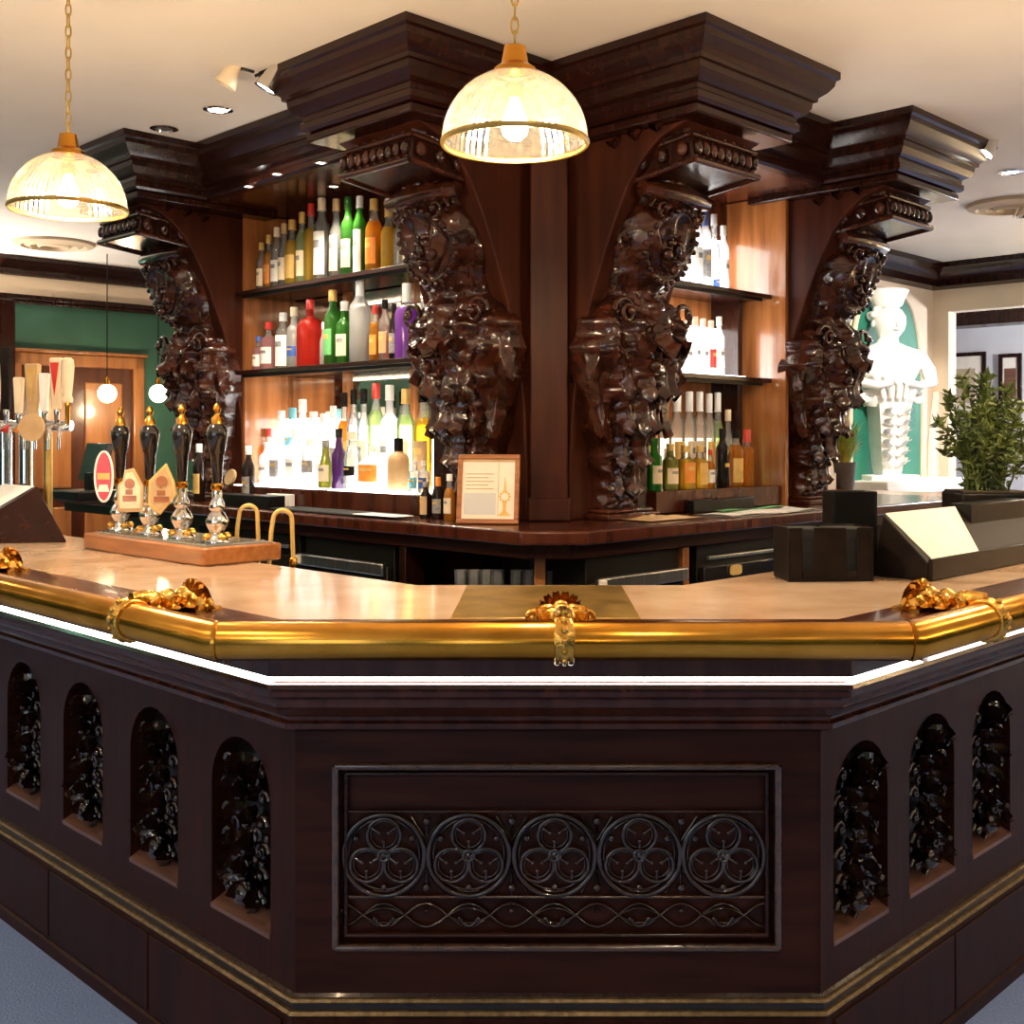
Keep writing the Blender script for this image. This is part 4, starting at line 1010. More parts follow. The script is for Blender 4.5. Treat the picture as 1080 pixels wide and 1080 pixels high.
for q, p, wh in ((-2.2, -1.2, 'straight behind the viewer'), (-2.2, 3.5, 'behind the viewer to the right'), (2.2, -1.5, 'behind the viewer to the left')):  # more unseen pendants, added as warm fill from behind the viewer
    X, Y = Rp(p, q); pendant((X, Y, 2.2), 'added domed glass pendant lamp '+wh, 28)
# ---------------------------------------------------------------- ceiling fittings
def downlight(X, Y, lb, energy, on=True, rad=.055):
    g = thing('ceiling_downlight', lb, 'light', (X, Y, CEIL), 0, 'ceiling downlights')
    MB().lathe([(rad, 0), (rad+.008, -.005), (rad-.008, -.010), (rad-.015, -.002)], 24, capb=False, capt=False).build('trim_ring', 'chrome', g)
    MB().lathe([(.001, -.004), (rad-.014, -.004)], 20, capb=False, capt=False).build('lamp_lens', 'lens' if on else 'steel', g)
    if on: light('downlight', 'SPOT', (X, Y, CEIL-.02), energy, (1, .82, .58), .04, spot=2.5, blend=.5)
for px, py, lb, on in ((230, 115, 'lit ceiling downlight between the pendant and the canopy', True), (173, 135, 'unlit ceiling downlight left of the lit one near the canopy', False), (1066, 181, 'lit ceiling downlight at the right beyond the canopy', True)):
    Y = (CEIL-EYE)*FPX/(HZ-py); downlight((px-540)/FPX*Y, Y, lb, 35, on)
for i, (p, q) in enumerate(((1.2, .2), (-.5, 2.6), (3.8, .0), (6.2, .6), (8.0, 2.4), (.2, 5.2), (2.6, 7.2), (5.0, 7.6), (8.2, 6.5), (-2, -2), (2, -3))):  # unseen downlights added for warm room light and glints on the carvings
    X, Y = Rp(p, q); downlight(X, Y, 'recessed ceiling downlight added out of the picture, %s along the room' % ORD[i], 35)
def vent(px, py, rx, ry, lb):
    Y = (CEIL-EYE)*FPX/(HZ-py); X = (px-540)/FPX*Y
    g = thing('ceiling_vent', lb, 'vent', (X, Y, CEIL), 0)
    for k, (r, z) in enumerate(((1, .0), (.72, -.004), (.42, -.008))):
        MB().lathe([(r, -.001), (r*.98, -.02+z), (r*.80, -.03+z), (r*.76, -.006+z)], 36, Matrix.Diagonal((rx, ry, 1, 1)), capb=False, capt=False).build('vent_ring', 'vent_paint', g)
    MB().lathe([(.001, -.010), (.3, -.018), (.36, -.002)], 24, Matrix.Diagonal((rx, ry, 1, 1)), capb=False, capt=False).build('vent_core', 'vent_paint', g)
vent(57, 256, .28, .28, 'round ceiling vent at the far left above the green wall')
vent(1068, 215, .26, .26, 'round ceiling vent at the far right of the ceiling')
# unseen wall uplighters added to brighten the ceiling
def fill_sconce(p, q, rz, lb, e=90, col=(1, .78, .55)):
    X, Y = Rp(p, q); g = thing('added_uplighter', lb, 'wall light', (X, Y, 1.5), rz, 'added brass uplighters')
    MB().lathe([(.02, -.06), (.05, -.03), (.10, .04), (.105, .05), (.09, .04), (.04, -.02)], 20, T(0, -.12, 0)).build('bowl', 'brass', g)
    MB().box(-.04, .04, -.02, 0, -.08, .06).tube([(0, -.01, -.02), (0, -.12, -.05)], .010, 8).build('bracket', 'brass', g)
    MB().ball((0, -.12, .01), .03, 8).build('bulb', 'globe', g)
    o = light('ceiling_fill_light', 'SPOT', (0, -.12, .06), e, col, .05, (PI, 0, 0), g, spot=2.7, blend=.8)
for i, q in enumerate((-3.2, -.3, 3.4, 6.2)): fill_sconce(P0+.0, q, RL+PI, 'added brass uplighter on the wall opposite the left shelves, %s along it' % ORD[i])
for i, p in enumerate((-2, 1.5, 5.0)): fill_sconce(p, Q0, RR+PI, 'added brass uplighter on the wall behind the viewer, %s along it' % ORD[i])
for i, p in enumerate((-1.5, .6, 2.5)): fill_sconce(p, Q1, RR, 'added brass uplighter on the green wall left of the door, %s along it' % ORD[i], 270, (1, .88, .78))
for i, q in enumerate((-2.5, -.4, 1.3)): fill_sconce(P1, q, RL, 'added brass uplighter on the right wall beyond the picture, %s along it' % ORD[i], 260, (1, .80, .52))
# twin spotlights on the canopy ends
def spotlamp(loc, rz, lb, tilt, lit, parent_len=.12):
    g = thing('spotlight', lb, 'spotlight', loc, rz)
    MB().tube([(0, 0, 0), (parent_len*.5, 0, .012), (parent_len, 0, 0)], .006, 6).build('arm', 'black', g)
    M = T(parent_len, 0, -.01) @ RY(tilt)
    MB().lathe([(.010, .06), (.022, .055), (.034, .0), (.045, -.045), (.040, -.044), (.028, 0)], 18, M, capb=False, capt=False).build('lamp_head', 'cream' if not lit else 'chrome', g)
    if lit: MB().lathe([(.001, -.035), (.038, -.038)], 16, M, capb=False, capt=False).build('lamp_lens', 'lens', g)
    return g
Ysp = 4.30
spotlamp(((268-540)/FPX*Ysp, Ysp, hgt(76, Ysp)), PI, 'small beige conical spotlight on an arm left of the canopy block', -.5, False, .09)
spotlamp(((270-540)/FPX*Ysp, Ysp-.02, hgt(82, Ysp)), 0, 'small lit spotlight clipped to the left end of the canopy block', .5, True, .06)
Ysp = 5.35
spotlamp(((1030-540)/FPX*Ysp, Ysp, hgt(152, Ysp)), 0, 'small lit spotlight clipped to the right end of the canopy', .6, True, .06)
# ---------------------------------------------------------------- hand pumps
def along_world(px, s): t = (px-540)/FPX; Y = s/(1+t); return t*Y, Y
pb0 = along_world(88, 2.47*1.0); pb1 = along_world(213, 2.47)
mid = Vector(((pb0[0]+pb1[0])/2, (pb0[1]+pb1[1])/2)); ln = (Vector(pb0)-Vector(pb1)).length
stand = thing('pump_stand', 'low wooden plinth of the hand pumps with metal drip grille', 'stand', (mid.x+.13/S2, mid.y+.13/S2, CT), RL)
MB().box(-ln/2, ln/2, -.13, .15, .001, .055).build('plinth', 'pump_wood', stand, bevel=.006)
MB().box(-ln/2+.02, ln/2-.02, -.10, .13, .055, .058).build('drip_tray', 'steel', stand)
for k in range(26): MB().box(-ln/2+.03+k*(ln-.06)/26, -ln/2+.042+k*(ln-.06)/26, -.09, .12, .058, .062).build('grille_bar', 'chrome', stand)
PUMPZ = CT+.062
def hand_pump(px, py, lb, clip):
    X, Y = along_world(px, 2.62); h = hgt(py, Y)-PUMPZ
    g = thing('hand_pump', lb, 'beer pump', (X, Y, PUMPZ), 0, 'beer hand pumps')
    MB().lathe([(.042, 0), (.042, .008), (.028, .016), (.022, .03), (.032, .05), (.036, .065), (.026, .085), (.018, .095), (.026, .105), (.022, .12), (.015, .135), (.016, .17)], 20).build('base_urn', 'chrome', g, smooth=75)
    for a in range(4): MB().ball((.034*math.cos(a*PI/2+.7), .034*math.sin(a*PI/2+.7), .016), .014, 8).build('foot_ball', 'brass_cast', g)
    t0 = .17; H = h-t0-.065
    MB().lathe([(.013, t0), (.017, t0+.04), (.020, t0+.10), (.024, t0+H*.55), (.032, t0+H*.80), (.033, t0+H*.88), (.027, t0+H*.96), (.018, t0+H)], 20).build('handle', 'black_gloss', g)
    MB().lathe([(.016, t0-.01), (.020, t0), (.017, t0+.012)], 16).build('lower_ferrule', 'brass', g)
    MB().lathe([(.019, t0+H-.004), (.017, t0+H+.018), (.009, t0+H+.026), (.008, t0+H+.034), (.013, t0+H+.046), (.009, t0+H+.058), (.002, t0+H+.065)], 16).build('finial', 'brass', g)
    # pump clip
    if clip:
        kind, mat, (dx, dz), wd, hh, rz = clip
        M = T(dx, -.06, dz) @ RZ(rz)
        if kind == 'oval':
            poly = [(wd/2*math.cos(a)*(1 if math.sin(a) > -.2 else .92), hh/2*math.sin(a)) for a in [2*PI*i/28 for i in range(28)]]
        elif kind == 'shield':
            poly = [(-wd/2, -hh/2), (wd/2, -hh/2), (wd/2, .1*hh), (wd*.28, .34*hh), (wd*.12, .5*hh), (-wd*.2, .46*hh), (-wd*.3, .22*hh), (-wd/2, .12*hh)]
        else: poly = [(-wd/2, -.30*hh), (-.08*wd, -hh/2), (wd/2, -.1*hh), (wd*.42, .16*hh), (.14*wd, hh/2), (-wd*.48, .16*hh)]
        MB().prism(poly, -.006, .006, M @ RX(PI/2)).build('pump_clip', mat, g, bevel=.002)
        MB().prism([(x*.80, y*.84) for x, y in poly], .0062, .0075, M @ RX(PI/2)).build('clip_face', {'red': 'redglass' if False else 'red', 'tan': 'cream', 'gold_lab': 'tan'}.get(mat, 'cream'), g)
        if kind == 'oval':
            MB().prism([(-wd*.34, -.01), (wd*.34, -.01), (wd*.34, .012), (-wd*.34, .012)], .0076, .009, M @ RX(PI/2)).build('clip_band', 'gold_lab', g)
            MB().tube([(wd/2*.99*math.cos(2*PI*i/28), -.004, hh/2*.99*math.sin(2*PI*i/28)) for i in range(28)], .004, 6, M, True).build('clip_rim', 'paper_white', g)
            MB().prism([(-.02, -hh*.30), (.02, -hh*.30), (.014, -hh*.16), (-.014, -hh*.16)], .0076, .009, M @ RX(PI/2)).build('clip_mark', 'paper', g)
        else:
            for k in range(3): MB().prism([(-wd*.28+.01*k, -hh*.25+.022*k), (wd*.26-.012*k, -hh*.25+.022*k), (wd*.26-.012*k, -hh*.25+.03+.02*k-.012), (-wd*.28+.01*k, -hh*.25+.03+.02*k-.012)], .0076, .009, M @ RX(PI/2)).build('clip_mark', 'pump_wood', g)
            MB().lathe([(.001, 0), (wd*.2, 0), (wd*.2, .002)], 16, M @ T(0, -.008, hh*.15) @ RX(PI/2)).build('clip_emblem', 'pump_wood', g)
    return g
hand_pump(127, 429, 'black handled hand pump with red oval clip, leftmost of the four', ('oval', 'red', (-.035, .19), .062, .175, 0))
hand_pump(158, 428, 'black handled hand pump with beige shield clip, second of the four', ('shield', 'tan', (-.045, .15), .085, .145, 0))
hand_pump(192, 426, 'black handled hand pump with tan diamond clip, third of the four', ('diamond', 'gold_lab', (-.045, .16), .09, .165, 0))
hand_pump(229, 425, 'black handled hand pump without clip, rightmost of the four', None)
# swan-neck taps behind the counter
def swan(px, s, py, lb):
    X, Y = along_world(px, s); zt = hgt(py, Y); z0 = .98
    g = thing('swan_neck_tap', lb, 'tap', (X, Y, z0), .2, 'swan-neck taps')
    r = .03; pts = [(-.05, 0, 0), (-.036, 0, zt-z0-r-.04), (-r, 0, zt-z0-r)]+[(r*math.cos(PI-a), 0, zt-z0-r+r*math.sin(PI-a)) for a in [PI*i/10 for i in range(1, 10)]]+[(r, 0, zt-z0-r), (r+.004, 0, zt-z0-.16)]
    MB().tube(pts, .0075, 10).build('spout', 'gilt_pale' if 'gilt_pale' in MATS else 'gold_lab', g)
    MB().lathe([(.010, 0), (.013, .01), (.013, .04), (.009, .045)], 12, T(r+.004, 0, zt-z0-.20)).build('nozzle', 'brass', g)
    MB().lathe([(.022, 0), (.022, .012), (.012, .03)], 14, T(-.05, 0, 0)).build('base', 'chrome', g)
swan(262, 2.98, 533, 'slim brass swan-neck tap right of the hand pumps, left of two')
swan(298, 2.95, 538, 'slim brass swan-neck tap right of the hand pumps, right of two')
tag(MB().box(-.9, .9, -.10, .12, .90, .98).build('sink_unit', 'steel', loc=(*Lp(-3.25, 2.14), 0), rotz=RL, bevel=.006), 'steel sink ledge behind the bar under the swan-neck taps', 'sink')
# ---------------------------------------------------------------- chrome beer tower at far left
TX, TY = along_world(34, 2.66)
tower = thing('beer_tower', 'chrome beer tower with row of tap handles at the left end of the bar', 'beer tower', (TX, TY, CT), -.15)
k_ = TY/FPX
def tx(px): return (px-34)*k_
def tz(py): return hgt(py, TY)-CT
for px, r, mt in ((3, .030, 'chrome'), (27, .028, 'chrome'), (52, .018, 'brass_plate')):
    MB().lathe([(r*1.6, 0), (r*1.6, .012), (r, .02), (r, tz(455))], 20, T(tx(px), 0, 0)).build('column', mt, tower)
MB().tube([(tx(-30), 0, tz(449)), (tx(78), 0, tz(449))], .022, 14).build('cross_bar', 'chrome', tower)
for px, mt in ((8, 'redglass'), (22, 'orange'), (36, 'cream')):
    MB().ball((tx(px), -.03, tz(452)), .018, 8).build('lens_badge', 'red' if mt == 'redglass' else mt, tower)
MB().lathe([(.001, -.008), (.050, -.008), (.055, -.004), (.055, .004), (.001, .006)], 28, T(tx(52), -.115, tz(451)) @ RX(PI/2)).build('round_badge', 'tan', tower, label='round tan badge')
def tap(px, y0, y1, w0, w1, mt, style, acc=None):
    g = bpy.data.objects.new('tap', None); COL.objects.link(g); g.parent = tower
    MB().lathe([(.009, tz(452)), (.010, tz(y1+6)), (.013, tz(y1+2)), (.011, tz(y1))], 12, T(tx(px), -.02, 0)).build('stem', 'brass' if style == 'round' else 'chrome', g)
    a, b = w0*k_/2, w1*k_/2; z0, z1 = tz(y1), tz(y0)
    if style == 'round': MB().lathe([(b*.9, z0), (b*1.05, z0+.012), (b*.8, z0+.03), (a*.85, z0+(z1-z0)*.5), (a, z0+(z1-z0)*.8), (a*.9, z1-.01), (a*.5, z1)], 18, T(tx(px), -.02, 0)).build('tap_handle', mt, g)
    else: MB().add([(x+tx(px), y, z) for z, hw, hd in ((z0, b, .010), (z1-.006, a, .016), (z1, a*.9, .013)) for x, y in ((-hw, -.02-hd), (hw, -.02-hd), (hw, -.02+hd), (-hw, -.02+hd))], [(0, 1, 2, 3)[::-1], (8, 9, 10, 11)]+[(j*4+i, j*4+(i+1) % 4, j*4+4+(i+1) % 4, j*4+4+i) for j in (0, 1) for i in range(4)]).build('tap_handle', mt, g, bevel=.003)
    if acc:
        MB().prism([(-a*.75, z1-.02), (a*.75, z1-.02), (0, z0+(z1-z0)*.25)], 0, .002, T(tx(px), -.038, 0) @ RX(PI/2)).build('handle_badge', acc, g)
    MB().tube([(tx(px), -.02, tz(449)), (tx(px), -.075, tz(452)), (tx(px), -.085, tz(462)), (tx(px), -.085, tz(474))], lambda t: .010-.004*t, 10).build('nozzle', 'chrome', g)
tap(8, 366, 432, 11, 8, 'dark_plastic', 'flat'); tap(22, 398, 436, 9, 7, 'cream', 'flat'); tap(38, 384, 438, 15, 11, 'tan', 'flat', 'gold_lab')
tap(51, 394, 434, 9, 7, 'white_cap', 'flat'); tap(65, 378, 432, 13, 8, 'cream', 'flat', 'red'); tap(77, 378, 425, 14, 11, 'cream', 'round'); tap(-6, 384, 436, 12, 10, 'cream', 'flat')
# ---------------------------------------------------------------- menu stands
def wedge(verts_top, base, lb, sheet, side):
    pass
ms = thing('menu_stand', 'black sloping menu stand with a lit cream sheet on the right of the bar', 'menu stand', (*Rp(3.35, 1.45), CT), RR)
def wedge_mesh(x0, x1, y0, y1, zl, zh, fl=.03):
    return MB().add([(x0, y0, .001), (x1, y0, .001), (x1, y1+fl, .001), (x0, y1+fl, .001), (x0, y0, zl), (x1, y0, zl), (x1, y1, zh), (x0, y1, zh)], [(0, 3, 2, 1), (4, 5, 6, 7), (0, 1, 5, 4), (1, 2, 6, 5), (2, 3, 7, 6), (3, 0, 4, 7)])
wedge_mesh(-.40, .50, -.08, .05, .048, .175).build('wedge', 'dark_plastic', ms, bevel=.004)
sl = Vector((0, .13, .127)).normalized()
def on_slope(t): return (-.08+.13*t, .048+.127*t)
y0, z0 = on_slope(.03); y1, z1 = on_slope(.99)
MB().add([(-.36, y0, z0+.003), (-.06, y0, z0+.003), (.06, y1, z1+.003), (-.385, y1, z1+.003), (-.36, y0, z0+.0005), (-.06, y0, z0+.0005), (.06, y1, z1+.0005), (-.385, y1, z1+.0005)], [(0, 1, 2, 3), (7, 6, 5, 4), (0, 4, 5, 1), (1, 5, 6, 2), (2, 6, 7, 3), (3, 7, 4, 0)]).build('menu_sheet', 'paper', ms, smooth=0)
MB().box(-.40, .50, -.092, -.08, .001, .06).build('lip', 'dark_plastic', ms, bevel=.003)
MB().box(.06, .50, .0, .07, .1, .185).build('menu_stack', 'black', ms, bevel=.004)
ml = thing('menu_stand', 'dark wooden sloping menu stand with a white sheet at the left edge', 'menu stand', (*Lp(-4.62, 1.66), CT), RL)
MB().add([(-.35, -.13, .001), (.30, -.13, .001), (.50, .145, .001), (-.35, .145, .001), (-.35, -.13, .05), (.26, -.13, .05), (.25, .14, .20), (-.35, .14, .20)], [(0, 3, 2, 1), (4, 5, 6, 7), (0, 1, 5, 4), (1, 2, 6, 5), (2, 3, 7, 6), (3, 0, 4, 7)]).build('wedge', 'wood', ml, bevel=.004)
MB().add([(-.33, -.125, .056), (.225, -.125, .056), (.23, .135, .2005), (-.33, .135, .2005)], [(0, 1, 2, 3)]).build('menu_sheet', 'paper_white', ml, smooth=0)
# ---------------------------------------------------------------- black caddy
cdX, cdY = (868-540)/FPX*3.10, 3.10
cad = thing('napkin_caddy', 'black napkin and straw caddy on the right of the marble bar top', 'caddy', (cdX, cdY, CT), .08)
def open_box(x0, x1, y0, y1, z0, z1, t=.006):
    return MB().box(x0, x1, y0, y1, z0, z0+t).box(x0, x0+t, y0, y1, z0+t, z1).box(x1-t, x1, y0, y1, z0+t, z1).box(x0+t, x1-t, y0, y0+t, z0+t, z1).box(x0+t, x1-t, y1-t, y1, z0+t, z1)
fb = MB().box(-.115, .12, -.055, .075, .001, .007).box(-.115, -.109, -.055, .075, .007, .145).box(.114, .12, -.055, .075, .007, .145).box(-.109, .114, .069, .075, .007, .145)
fb.box(-.109, -.075, -.055, -.049, .007, .145).box(-.045, .045, -.055, -.049, .007, .145).box(.075, .114, -.055, -.049, .007, .145).box(-.075, -.045, -.055, -.049, .007, .03).box(.045, .075, -.055, -.049, .007, .03).box(-.003, .003, -.049, .069, .007, .14)
fb.build('lower_box', 'dark_plastic', cad, bevel=.002)
open_box(.055, .185, .078, .16, .001, .235).build('tall_box', 'black', cad, bevel=.002)
MB().box(-.10, -.006, -.04, .06, .01, .142).build('napkin_stack', 'mat_black', cad, bevel=.004)
MB().box(.008, .108, -.04, .06, .01, .142).build('napkin_stack', 'mat_black', cad, bevel=.004)
# ---------------------------------------------------------------- plants
def leaf_mesh(n, hfun, ln, wd, seed):
    rnd = random.Random(seed); m_ = MB()
    for i in range(n):
        p, d = hfun(rnd); d = d.normalized(); q = d.to_track_quat('Z', 'Y').to_matrix().to_4x4()
        l = ln*rnd.uniform(.6, 1.2); w2 = wd*rnd.uniform(.7, 1.2)
        M = Matrix.Translation(p) @ q @ RZ(rnd.uniform(0, 6.28))
        m_.add([(0, 0, 0), (-w2/2, .1*l, .45*l), (w2/2, .1*l, .45*l), (0, -.02*l, l), (0, .0, .45*l)], [(0, 4, 1), (0, 2, 4), (1, 4, 3), (4, 2, 3)], M)
    return m_
PXp, PYp = Rp(4.17, 1.72)
big = thing('potted_plant', 'bushy olive green potted plant on the right arm of the bar', 'plant', (PXp, PYp, CT), 0)
MB().box(-.125, .125, -.10, .10, .001, .19).build('pot', 'black', big, bevel=.01)
MB().box(-.115, .115, -.09, .09, .19, .195).build('soil', 'soil', big)
rnd = random.Random(5); stems = MB(); tips = []
for i in range(48):
    a = rnd.uniform(0, 6.28); r = rnd.uniform(.01, .25)*(1 if i > 6 else .4); h = rnd.uniform(.16, .46)*(1-.4*(r/.25)**2)
    b = (rnd.uniform(-.07, .07), rnd.uniform(-.05, .05), .19); t = Vector((b[0]*.5+r*math.cos(a), r*math.sin(a)*.8, .19+h)); mid_ = Vector(b)*.5+t*.5+Vector((0, 0, .05))
    stems.tube([b, mid_, t], lambda s_: .004-.002*s_, 5); tips.append((Vector(b), mid_, t))
stems.build('stems', 'leaf_dark', big)
def fol(r_):
    b, mm, t = tips[r_.randrange(len(tips))]; s_ = r_.random()**.6; p = (1-s_)**2*b+2*s_*(1-s_)*mm+s_*s_*t
    return p, Vector((r_.uniform(-1, 1), r_.uniform(-1, 1), r_.uniform(-.2, 1.2)))
leaf_mesh(2900, fol, .042, .015, 3).build('foliage', 'leaf_dark', big, kind='stuff', smooth=0)
SX, SY = Rp(6.62, 3.55); 
sp_t = (891-540)/FPX; SY = 7.55; SX = sp_t*SY
FCZ = 1.16
small = thing('potted_plant', 'small yellow green grassy plant in a grey pot beside the statue', 'plant', (SX, SY, FCZ), 0)
MB().lathe([(.055, .001), (.06, .02), (.075, .17), (.078, .18), (.07, .18), (.068, .165), (.001, .16)], 18, capt=False).build('pot', 'pot_grey', small)
def blades(seed, n, mat, nm, hmax):
    rnd = random.Random(seed); m_ = MB()
    for i in range(n):
        a = rnd.uniform(0, 6.28); r = rnd.uniform(.02, .13); h = rnd.uniform(.5, 1)*hmax; b = Vector((.03*math.cos(a), .03*math.sin(a), .16))
        d = Vector((math.cos(a), math.sin(a), 0)); s_ = Vector((-math.sin(a), math.cos(a), 0))*.009; pr = []
        for k in range(6):
            t = k/5; p = b+d*r*t*t+Vector((0, 0, h*t*(1-.25*t))); wv = s_*(math.sin(PI*(.15+.85*t))); pr += [p-wv, p+wv]
        m_.add(pr, [(2*k, 2*k+1, 2*k+3, 2*k+2) for k in range(5)])
    return m_.build(nm, mat, small, kind='stuff')
blades(1, 120, 'leaf_light', 'green_blades', .42); blades(2, 40, 'leaf_yellow', 'yellow_blades', .26)
tag(MB().box(-.045, .045, -.04, .04, .001, .11).build('card_box', 'paper_white', loc=((872-540)/FPX*7.5, 7.5, FCZ), rotz=.5, bevel=.003), 'small white card box left of the grey plant pot', 'box')
# far arm of the island bar
fc = thing('far_counter', 'far arm of the bar with wooden top and brass rail end', 'counter', (*Rp(6.65, 3.4), 0), RR)
MB().box(-.28, .28, -.75, 1.2, FCZ-.05, FCZ).build('counter_top', 'pump_wood', fc, bevel=.006)
MB().box(-.2, .2, -.7, 1.15, .0, FCZ-.05).build('counter_body', 'wood', fc, bevel=.004)
MB().tube([(-.29, -.78, FCZ-.0), (.30, -.78, FCZ-.0)], .03, 12).ball((-.29, -.78, FCZ), .045, 10).ball((-.22, -.78, FCZ+.02), .03, 8).build('rail_end', 'brass_cast', fc)
MB().ball((-.27, .55, FCZ+.02), .035, 10).ball((-.27, .60, FCZ+.02), .025, 10).build('rail_boss', 'brass_cast', fc)
# ---------------------------------------------------------------- niche and plaster statue
def npos(px): t = (px-540)/FPX; Y = NQ*S2/(1-t); return Y*(1+t)/S2, Y     # along p on the niche wall
pa, Ya = npos(893); pb, Yb = npos(968); pc = (pa+pb)/2; hw = (pb-pa)/2
zb, ztop = 1.19, hgt(306, (Ya+Yb)/2)
nich = thing('wall_niche_panel', 'tall green arched recess behind the white statue', 'niche', (*Rp(pc, NQ), zb), RR)
def lancet(hw, h, n=14, pw=1.7): return [(-hw, 0), (hw, 0)]+[(hw*math.cos(a)**(1/pw) if math.cos(a) > 1e-9 else 0, h*.45+h*.55*math.sin(a)) for a in [PI/2*i/n for i in range(n+1)]]+[(-hw*math.cos(a)**(1/pw) if math.cos(a) > 1e-9 else 0, h*.45+h*.55*math.sin(a)) for a in [PI/2*(n-1-i)/n for i in range(n)]]
MB().prism(lancet(hw, ztop-zb), .0, .03, RX(PI/2)).build('arch_board', 'green_bright', nich, smooth=0)
pts = [(x, -.03, z) for x, z in lancet(hw, ztop-zb)[1:]]+[(-hw, -.03, 0)]
MB().tube(pts, .018, 8).build('arch_moulding', 'cream_paint', nich)
led_ = MB().box(-hw-.05, hw+.22, -.34, .0, -.10, .0).build('ledge', 'plaster', nich, bevel=.01)
st = thing('statue', 'white plaster herm statue with tapering ornamented shaft in the green niche', 'statue', (*Rp(7.90, NQ-.15), zb), RR-.5); st.scale = (1.45, 1.1, 1)
def st_part(mb, nm, **k): return mb.build(nm, 'plaster', st, smooth=60, **k)
st_part(MB().box(-.14, .14, -.10, .10, 0, .04), 'base', bevel=.006)
shf = MB(); shf.lathe([(.075, .04), (.085, .10), (.105, .30), (.125, .50), (.135, .56)], 4, RZ(PI/4)); st_part(shf, 'shaft')
for k in range(6):
    z = .10+.075*k
    for s_ in (-1, 1):
        st_part(MB().leaf(T(s_*.015, -.075-.006*k, z) @ RY(s_*.7), .085, .05, 1.0, 3, .008), 'relief_leaf')
for s_ in (-1, 1): st_part(MB().tube([(s_*(.15-.05*(1-t/16)*math.cos(t*.5)), -.05, .60+.05*(1-t/16)*math.sin(t*.5)) for t in range(15)], lambda t: .022-.01*t, 8).ball((s_*.15, -.05, .60), .02, 8), 'volute')
# bust: one continuous surface lofted through body sections
secs = [(.54, .13, .085, 0), (.60, .155, .10, 0), (.66, .15, .10, -.005), (.72, .14, .10, -.01), (.80, .165, .115, -.02), (.86, .185, .12, -.02), (.92, .20, .105, -.01), (.96, .185, .09, 0), (.985, .11, .07, 0), (1.01, .062, .058, 0), (1.05, .055, .055, -.005), (1.075, .062, .065, -.015), (1.11, .078, .088, -.02), (1.15, .086, .098, -.02), (1.20, .086, .100, -.015), (1.245, .07, .085, -.01), (1.27, .035, .045, -.005), (1.278, .004, .004, 0)]
bst = MB(); vs = []; n = 22
for z, a, b, oy in secs:
    for i in range(n): an = 2*PI*i/n; vs.append((a*math.cos(an), oy+b*math.sin(an), z+.004*math.sin(an*5+z*30)))
bst.add(vs, [(j*n+i, j*n+(i+1) % n, (j+1)*n+(i+1) % n, (j+1)*n+i) for j in range(len(secs)-1) for i in range(n)]); st_part(bst, 'bust')
fc_ = MB().ball((0, -.118, 1.145), .018, 8, None, (.8, 1.2, 1.7)); 
for s_ in (-1, 1): fc_.ball((s_*.032, -.098, 1.165), .014, 8); fc_.ball((s_*.09, -.01, 1.15), .018, 8, None, (.5, 1, 1.5)); fc_.tube([(s_*.015, -.112, 1.185), (s_*.035, -.108, 1.19), (s_*.055, -.09, 1.182)], .006, 6)
fc_.ball((0, -.112, 1.105), .013, 8, None, (1.7, .8, .6)); st_part(fc_, 'face')
hr = MB(); rnd = random.Random(8)
for i in range(40):
    a = rnd.uniform(-.3, PI+.3); e = rnd.uniform(.1, 1.4); hr.ball((.088*math.cos(a)*math.cos(e), .01+.09*math.sin(a)*math.cos(e), 1.18+.10*math.sin(e)), rnd.uniform(.018, .03), 6)
st_part(hr, 'hair')
bk = MB().lathe([(.06, 1.27), (.08, 1.29), (.10, 1.36), (.115, 1.40), (.10, 1.41), (.08, 1.38)], 18); st_part(bk, 'basket_capital')
for s_ in (-1, 1):
    st_part(MB().tube([(s_*.185, 0, .92), (s_*.225, -.03, .82), (s_*.215, -.08, .72), (s_*.12, -.13, .69), (s_*.05, -.14, .71)], lambda t: .045-.018*t, 10), 'arm')
for k in range(5): st_part(MB().tube([(-.14+.06*k, -.11, .78-.02*k), (-.10+.05*k, -.125, .70), (-.08+.04*k, -.12, .60)], .014, 6), 'drapery_fold')
X, Y = Rp(6.9, NQ-1.5)
g = thing('statue_spotlight', 'small ceiling spotlight lighting the white statue', 'spotlight', (X, Y, CEIL))
MB().lathe([(.03, 0), (.035, -.05), (.05, -.09), (.045, -.09), (.03, -.06)], 16, capt=False).build('lamp_head', 'chrome', g)
lo = light('statue_spot', 'SPOT', (X, Y, CEIL-.1), 170, (1, .95, .85), .04, spot=.8, blend=.3)
tgt = Vector((*Rp(7.95, NQ-.1), zb+.7)); lo.rotation_euler = (tgt-Vector(lo.location)).to_track_quat('-Z', 'Y').to_euler()
# white pointed board, coloured to stand for a second niche's lit reveal
p2_, Y2 = npos(984); h2 = hgt(368, Y2)-zb
pan = MB().prism([(-.10, 0), (.075, 0), (.075, h2), (.04, h2*.82), (-.03, h2*.55), (-.085, h2*.3)], 0, .05, RX(PI/2)).build('lit_reveal_board', 'plaster', loc=(*Rp(p2_, NQ-.001), zb), rotz=RR, bevel=.004)
tag(pan, 'tall white pointed board imitating a lit niche reveal, right of the niche', 'panel')
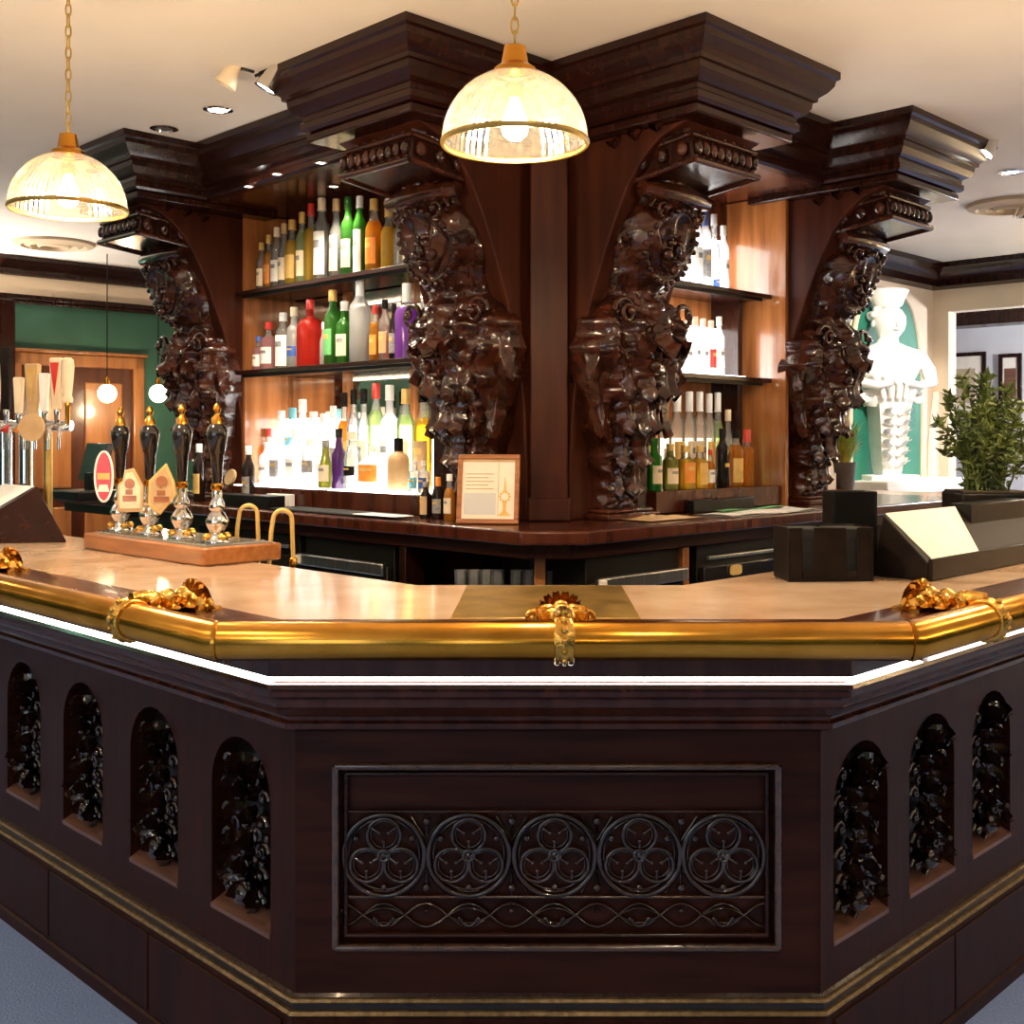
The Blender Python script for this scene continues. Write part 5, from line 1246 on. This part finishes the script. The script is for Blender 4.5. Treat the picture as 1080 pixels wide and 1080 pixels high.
# pictures in the room beyond
def picture(px, py0, py1, wpx, lb, mt):
    t = (px-540)/FPX; Y = 11.58*S2/(1+t); X = t*Y; q = (Y-X)/S2; z0, z1 = hgt(py1, Y), hgt(py0, Y); wd = wpx/FPX*Y*1.25
    g = thing('wall_picture', lb, 'picture', (X, Y, z0), RL); h = z1-z0
    for x in (-wd/2, wd/2-.04): MB().box(x, x+.04, -.03, .0, 0, h).build('frame_bar', 'wood', g, bevel=.004)
    for z in (0, h-.04): MB().box(-wd/2+.04, wd/2-.04, -.03, .0, z, z+.04).build('frame_bar', 'wood', g, bevel=.004)
    MB().box(-wd/2+.03, wd/2-.03, -.015, -.0, .03, h-.03).build('mount', 'paper', g)
    MB().box(-wd*.25, wd*.25, -.018, -.015, h*.22, h*.75).build('print', mt, g)
picture(1018, 372, 440, 36, 'dark framed picture in the next room, left of two', 'pale_green_print' if 'pale_green_print' in MATS else 'vent_paint')
picture(1066, 373, 435, 19, 'dark framed narrow picture in the next room, right of two', 'sill_wood')
light('next_room_light', 'POINT', (*Rp(10.2, 2.5), 2.2), 170, (.95, .95, 1), .12)
# ---------------------------------------------------------------- far left: small globe pendants, till
for px, lb in ((167, 'small glowing globe pendant in front of the green wall, right of two'), (113, 'small glowing globe pendant in front of the brown door, left of two')):
    t = (px-540)/FPX; Y = 8.3*S2/(1-t); X = t*Y; z = hgt(415, Y)
    g = thing('globe_pendant', lb, 'lamp', (X, Y, z), 0, 'globe pendants')
    MB().ball((0, 0, 0), .07, 14).build('globe', 'globe', g)
    MB().lathe([(.02, .065), (.022, .11), (.006, .13)], 14).build('holder', 'brass', g)
    MB().tube([(0, 0, .12), (0, 0, CEIL-z)], .004, 6).build('cord', 'black', g)
    light('globe_light', 'POINT', (X, Y, z-.12), 14, WARM, .06)
tl = thing('till', 'black till screen on the counter behind the hand pumps', 'till', (*Lp(-5.75, 2.62), BC), RL)
MB().box(-.12, .12, -.02, .02, .10, .30, RX(-.25)).build('screen', 'black_gloss', tl, bevel=.006); MB().box(-.03, .03, .0, .05, .0, .14).build('stand', 'black', tl, bevel=.004); MB().box(-.16, .16, -.12, .12, .001, .05).build('keyboard_base', 'black', tl, bevel=.008)
row('L', 2.95, BC, 'behind the hand pumps', 'bottles behind the hand pumps', [
 (210, 468, 11, 'wine', 'darkglass', 'gold_lab', 'white_cap', 'dark bottle with white cap and gold label'),
 (262, 470, 12, 'wine', 'darkglass', 'grey_lab', 'white_cap', 'dark bottle with white cap')])
a, Y = along('L', 243, 2.855); 
tag(MB().lathe([(.001, -.006), (.045, -.006), (.048, 0), (.045, .006), (.001, .006)], 24, T(0, 0, .075) @ RX(PI/2 - .15) @ RZ(.5), sy=.75).build('oval_plaque', 'tan', loc=(*Lp(a, 2.855), BC+.06), rotz=RL), 'tan oval plaque standing on the black box behind the pumps', 'plaque')
